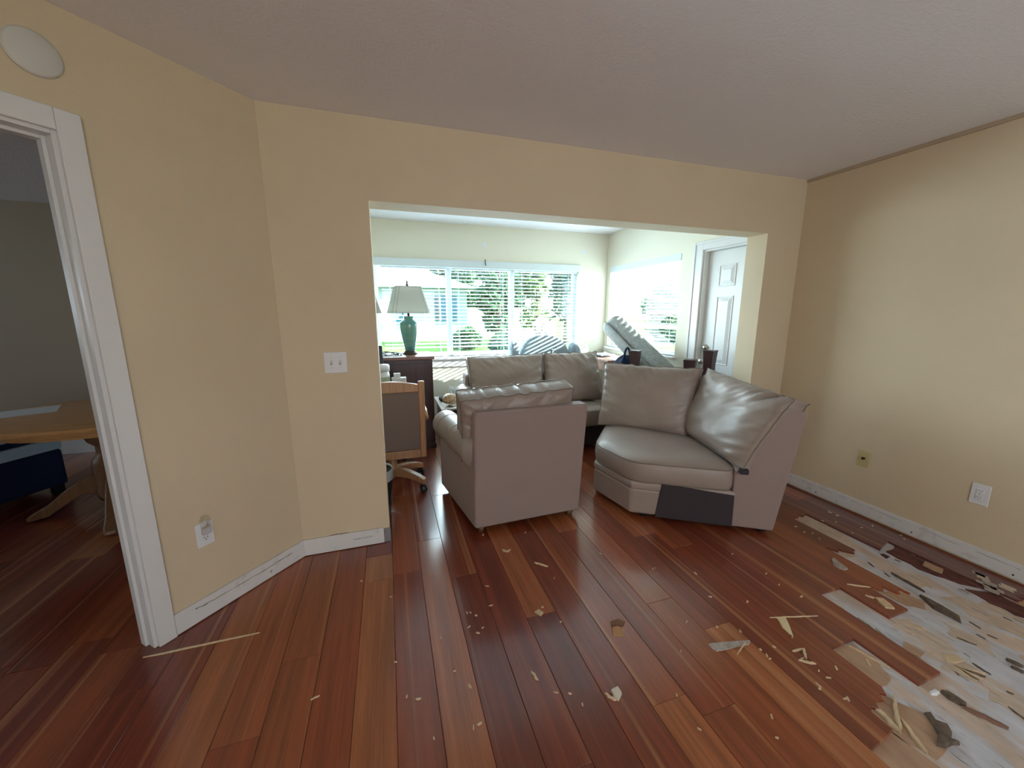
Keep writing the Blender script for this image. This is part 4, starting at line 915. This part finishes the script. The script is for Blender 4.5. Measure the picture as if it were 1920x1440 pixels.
stick(fl(1002, 1055), fl(1028, 1063), .014, .005, SPLINT, 'wood_splinter', 'pale flat splinter on the floor in front of the armchair')
flake_at([(941, 1030), (952, 1033), (958, 1030), (953, 1036), (944, 1035)], .006, SPLINT, 'wood_chip', 'tiny curled pale chip near the armchair foot')
stick(fl(582, 1313), fl(600, 1305), .006, .004, SPLINT, 'wood_splinter', 'thin pale splinter on the lower left planks')
flake_at([(1557, 1049), (1563, 1047), (1578, 1060), (1590, 1068), (1583, 1070), (1572, 1066), (1562, 1060)], .010, SPLINTG, 'torn_flake', 'grey curled flake on the planks near the torn up edge')
stick(fl(1588, 1096), fl(1632, 1102), .008, .005, SPLINT, 'wood_splinter', 'pale thin splinter left of the tan backing paper')
flake_at([(1640, 1120), (1655, 1124), (1672, 1135), (1678, 1143), (1660, 1141), (1648, 1130)], .008, SPLINT, 'wood_chip', 'ragged pale chip on the end of the short broken plank')
stick(fl(1622, 1117), fl(1640, 1122), .012, .005, SPLINT, 'wood_splinter', 'short pale splinter beside the ragged chip on the broken plank')
stick(fl(1592, 1208), fl(1668, 1250), .008, .008, SPLINT, 'wood_splinter', 'long pale splinter lying across the square of tan backing paper', -.011)
stick(fl(1625, 1232), fl(1634, 1248), .008, .006, SPLINT, 'wood_splinter', 'short splinter crossing the tan backing paper', -.011)
stick(fl(1486, 1222), fl(1506, 1218), .010, .006, SPLINT, 'wood_splinter', 'upper splinter of the small heap on the orange streaked plank')
stick(fl(1506, 1218), fl(1512, 1238), .012, .006, SPLINT, 'wood_splinter', 'upright lying splinter of the small heap on the orange streaked plank', .004)
stick(fl(1497, 1238), fl(1530, 1246), .012, .005, SPLINT, 'wood_splinter', 'lower splinter of the small heap on the orange streaked plank')
stick(fl(1676, 1302), fl(1690, 1370), .016, .010, SPLINT, 'wood_splinter', 'thick pale splinter standing out at the broken plank ends', -.010)
stick(fl(1690, 1345), fl(1740, 1410), .016, .008, SPLINT, 'wood_splinter', 'long pale splinter running along the bare subfloor edge', -.011)
stick(fl(1640, 1320), fl(1690, 1372), .022, .007, SPLINT, 'wood_splinter', 'wide pale splinter at the bottom right broken board end', -.010)
def dark(uvs, h, label, w=None):
    if w: stick(fl(*uvs[0]), fl(*uvs[1]), w, h, SPLINTD, 'rotten_splinter', label, -PT)
    else: flake_at(uvs, h, SPLINTD, 'rotten_splinter', label, -PT)
dark([(1722, 1117), (1736, 1122), (1765, 1137), (1800, 1158), (1803, 1170), (1785, 1160), (1750, 1143)], .012, 'long pointed dark rotten splinter in the middle of the bare subfloor')
dark([(1671, 1072), (1735, 1107)], .010, 'dark narrow splinter near the far end of the bare subfloor', .016)
flake_at([(1650, 1040), (1656, 1039), (1668, 1045), (1662, 1048)], .008, RED, 'wood_chip', 'small red wood chip on the far bare subfloor', -PT)
dark([(1762, 1298), (1775, 1300), (1800, 1315), (1812, 1325), (1800, 1323), (1778, 1312)], .014, 'dark reddish root of the long branching splinter')
stick(fl(1808, 1322), fl(1892, 1362), .020, .010, mat('brown stringy wood', (.24, .13, .09), .8), 'rotten_splinter', 'brown stringy splinter trailing to the right edge of the floor', -PT)
dark([(1732, 1337), (1742, 1336), (1752, 1352), (1775, 1362), (1785, 1378), (1783, 1390), (1800, 1398), (1785, 1398), (1772, 1405), (1755, 1400), (1758, 1380), (1748, 1362)], .016, 'crumpled grey brown lump of torn board by the lower right edge')
dark([(1887, 1232), (1920, 1248)], .010, 'dark splinter at the right edge of the floor, upper of two', .022)
dark([(1896, 1246), (1922, 1258)], .010, 'dark splinter at the right edge of the floor, lower of two', .018)
flake_at([(1742, 1299), (1752, 1297), (1762, 1301), (1756, 1305), (1746, 1304)], .012, PAPER, 'paper_scrap', 'small white scrap beside the reddish root splinter', -PT)
flake_at([(1766, 1230), (1790, 1228), (1808, 1242), (1790, 1246), (1775, 1243)], .010, mat('yellow torn ply', (.62, .48, .30), .85), 'torn_flake', 'yellowish torn ply flake at the end of the longest plank', -PT)
for i in range(5):
    a = i * .5 - 1; p = fl(1790, 1246); stick(p, (p[0] + .05 * math.sin(a) + .03, p[1] - .05 - .02 * math.cos(a)), .008, .008, SPLINTD if i % 2 else SPLINT, 'wood_splinter', 'splinter of the ragged tuft at the end of the longest plank', -PT, 'tuft of splinters')
# small crumbs, nothing tells them apart
spots = [(985, 1000), (905, 1005), (1040, 1086), (1128, 1040), (1230, 1067), (1225, 1069), (1307, 1078), (1372, 1040), (1435, 1077), (1460, 1098), (877, 1152), (884, 1150), (895, 1155), (877, 1178), (903, 1179), (900, 1188), (828, 1200), (745, 1242), (850, 1260), (883, 1292), (1047, 1300), (1072, 1302), (1093, 1325), (762, 1310), (790, 1310), (888, 1370), (814, 1388), (895, 1361), (1287, 1169), (1345, 1178), (1400, 1130), (1345, 1222), (1276, 1224), (1425, 1220), (1440, 1233), (1446, 1235), (1315, 1370), (1448, 1350), (1460, 1385), (1270, 1307), (1535, 1260), (1570, 1257), (1535, 1293), (1540, 1290), (1590, 1310), (1592, 1316), (1558, 1272), (1507, 1235), (1553, 960), (1560, 962), (1573, 967), (1568, 980), (1545, 978), (1510, 998), (1495, 988), (1525, 1000), (1530, 992), (1538, 1012), (1600, 1000), (1618, 990), (1635, 987), (1690, 1005), (1698, 1012), (1455, 1215), (1335, 1120), (680, 1090), (735, 1120), (924, 1135), (917, 1100), (1015, 1140), (1050, 1168), (1390, 1187), (1485, 1197), (1500, 1120)]
for u_, v_ in spots:
    x, y_ = fl(u_, v_); s = rnd.uniform(.004, .010); l_ = rnd.uniform(.010, .022); a = rnd.uniform(0, math.pi)
    stick((x, y_), (x + l_ * math.cos(a), y_ + l_ * math.sin(a)), s, .004, SPLINT, 'wood_crumb', 'small pale wood crumb scattered on the red plank floor', 0, 'wood crumbs on the floor')
for k in range(44):
    x = rnd.uniform(1.95, 2.80); y_ = rnd.uniform(.55, 1.25) if x < 2.5 else rnd.uniform(.65, 1.45)
    if x < 2.07 and y_ > .68: continue
    if x < 2.22 and y_ > 1.15: continue
    if 2.2 < x < 2.37 and y_ > .94: continue
    if 2.35 < x < 2.52 and y_ > 1.0: continue
    if 2.5 < x < 2.67 and y_ > 1.3: continue
    l_ = rnd.uniform(.015, .06); a = R(90) + rnd.uniform(-.5, .5)
    stick((x, y_), (x + l_ * math.cos(a), y_ - l_ * math.sin(a)), rnd.uniform(.004, .010), .004, (SPLINTD, SPLINT, SPLINTG)[k % 3], 'subfloor_splinter', 'small splinter stuck to the bare grey subfloor', -PT, 'splinters on the bare subfloor')

# ------------------------------------------------------------------ outdoors
GRASS = mat('lawn grass', (.13, .24, .06), .95, .1, var=.35, vscale=3, bump=.4, bscale=40)
gnd = struct(MB().box(-60, 60, YF + .15, 90, -.35, -.15).box(XR + .15, 60, -30, YF + .15, -.35, -.15), 'ground', GRASS, label='lawn outside the sunroom windows')
struct(MB().box(-40, 40, 9.5, 12.5, -.15, -.135), 'driveway', mat('pale concrete', (.34, .35, .36), .9, .1, var=.1, vscale=2), label='pale concrete drive across the lawn')
def tree(label, x, y, h, r, seed, cat='tree', zlo=.5, col=(.05, .12, .035)):
    rr_ = random.Random(seed); o = thing('garden_tree' if cat == 'tree' else 'garden_shrub', (x, y, -.15), label, cat)
    if cat == 'tree':
        MB().tube([(x, y, -.15), (x + .05, y, h * .4), (x, y + .05, h * .75)], [r * .09, r * .07, r * .03], 8).build('trunk', mat('bark', (.12, .09, .07), .9), o, smooth=True)
    m = MB(); blobs = []
    for i in range(9):
        a = rr_.uniform(0, 6.28); q = rr_.uniform(0, .6) * r; blobs.append((Vector((x + q * math.cos(a), y + q * math.sin(a), rr_.uniform(zlo + r * .3, h - r * .35))), r * rr_.uniform(.4, .62)))
    for i in range(2600):
        c, br_ = blobs[i % len(blobs)]
        d = Vector((rr_.gauss(0, 1), rr_.gauss(0, 1), rr_.gauss(0, 1))).normalized(); p = c + d * br_ * rr_.uniform(.6, 1.05)
        if p.z < zlo: p.z = zlo + rr_.uniform(0, .3)
        u_ = Vector((rr_.gauss(0, 1), rr_.gauss(0, 1), rr_.gauss(0, 1))).normalized(); w = u_.orthogonal().normalized(); s = r * .085
        m.add([p - u_ * s * 1.6, p + w * s * .7, p + u_ * s * 1.6, p - w * s * .7], [(0, 1, 2, 3)])
    m.build('foliage', mat('leaf %.2f %.2f' % (col[0], col[1]), col, .7, .3, var=.35, vscale=4), o, kind='stuff')
hs = thing('white_house', (-2, 24, -.15), 'white single storey house across the lawn, seen through the blinds', 'house')
SIDING = mat('white siding', (.42, .47, .50), .8, .2)
MB().box(-9, 4.4, 22, 30, -.15, 2.75).build('house_walls', SIDING, hs)
MB().loft([[(-9.6, 21.4, 2.7), (5.0, 21.4, 2.7), (5.0, 30.6, 2.7), (-9.6, 30.6, 2.7)], [(-6, 25.5, 4.3), (1.4, 25.5, 4.3), (1.4, 26.5, 4.3), (-6, 26.5, 4.3)]]).build('house_roof', mat('pale roof', (.30, .33, .36), .9), hs)
hwn = MB().box(1.2, 2.9, 21.93, 22.02, .95, 2.25).build('house_window', mat('dark glass', (.06, .08, .1), .1), hs)
for x in (1.2, 2.0, 2.84): MB().box(x, x + .06, 21.9, 21.95, .95, 2.25).build('house_window_bar', VINYL, hwn)
for x in (2.95, .25): 
    sh = MB().box(x, x + .85, 21.9, 22.0, .85, 2.3).build('shutter', mat('blue shutter', (.10, .22, .34), .7), hs)
    for k in range(8): MB().obox((x + .425, 21.89, 1.0 + k * .165), (1, 0, 0), (0, 1, .6), (0, -.6, 1), .7, .03, .1).build('louvre', mat('blue shutter', (.10, .22, .34)), sh)
MB().box(4.4, 8.5, 23.5, 24.0, -.15, 1.7).build('yard_wall', SIDING, hs)
tree('dense tall tree beyond the middle light of the wide window', 4.9, 17.3, 6.2, 1.5, 1, col=(.04, .10, .045))
tree('broad dark tree behind the dense tall tree', 7.0, 25.5, 7.4, 2.1, 12, col=(.05, .12, .05))
tree('broad pale tree far beyond the roof of the white house', 6.2, 34.5, 9.0, 2.6, 2, zlo=1.4, col=(.06, .14, .06))
tree('yellowish green tree beyond the mullion of the right light', 8.1, 20.6, 6.4, 1.55, 3, col=(.11, .18, .05))
tree('dark bushy tree at the right edge of the wide window', 8.3, 17.2, 6.0, 1.5, 4, col=(.045, .10, .045))
tree('low dark hedge shrub in front of the white house', 3.1, 16.2, .75, .75, 6, 'shrub', -.1, (.04, .09, .035))
tree('low dark hedge shrub right of the other hedge shrub', 4.3, 14.6, .7, .6, 7, 'shrub', -.1, (.04, .09, .035))
tree('white flowering shrub on the lawn beyond the right light', 5.95, 14.2, 1.9, .55, 8, 'shrub', 0., (.75, .70, .68))
tree('low pinkish white flowering shrub below the white one', 4.75, 13.2, .9, .5, 9, 'shrub', -.1, (.65, .50, .50))
tree('distant tree seen through the side window', 30, 37, 4.6, 2.4, 10, col=(.10, .18, .07))
tree('low shrub seen through the side window', 14, 16.5, 1.7, 1.3, 11, 'shrub', -.1, (.10, .17, .07))
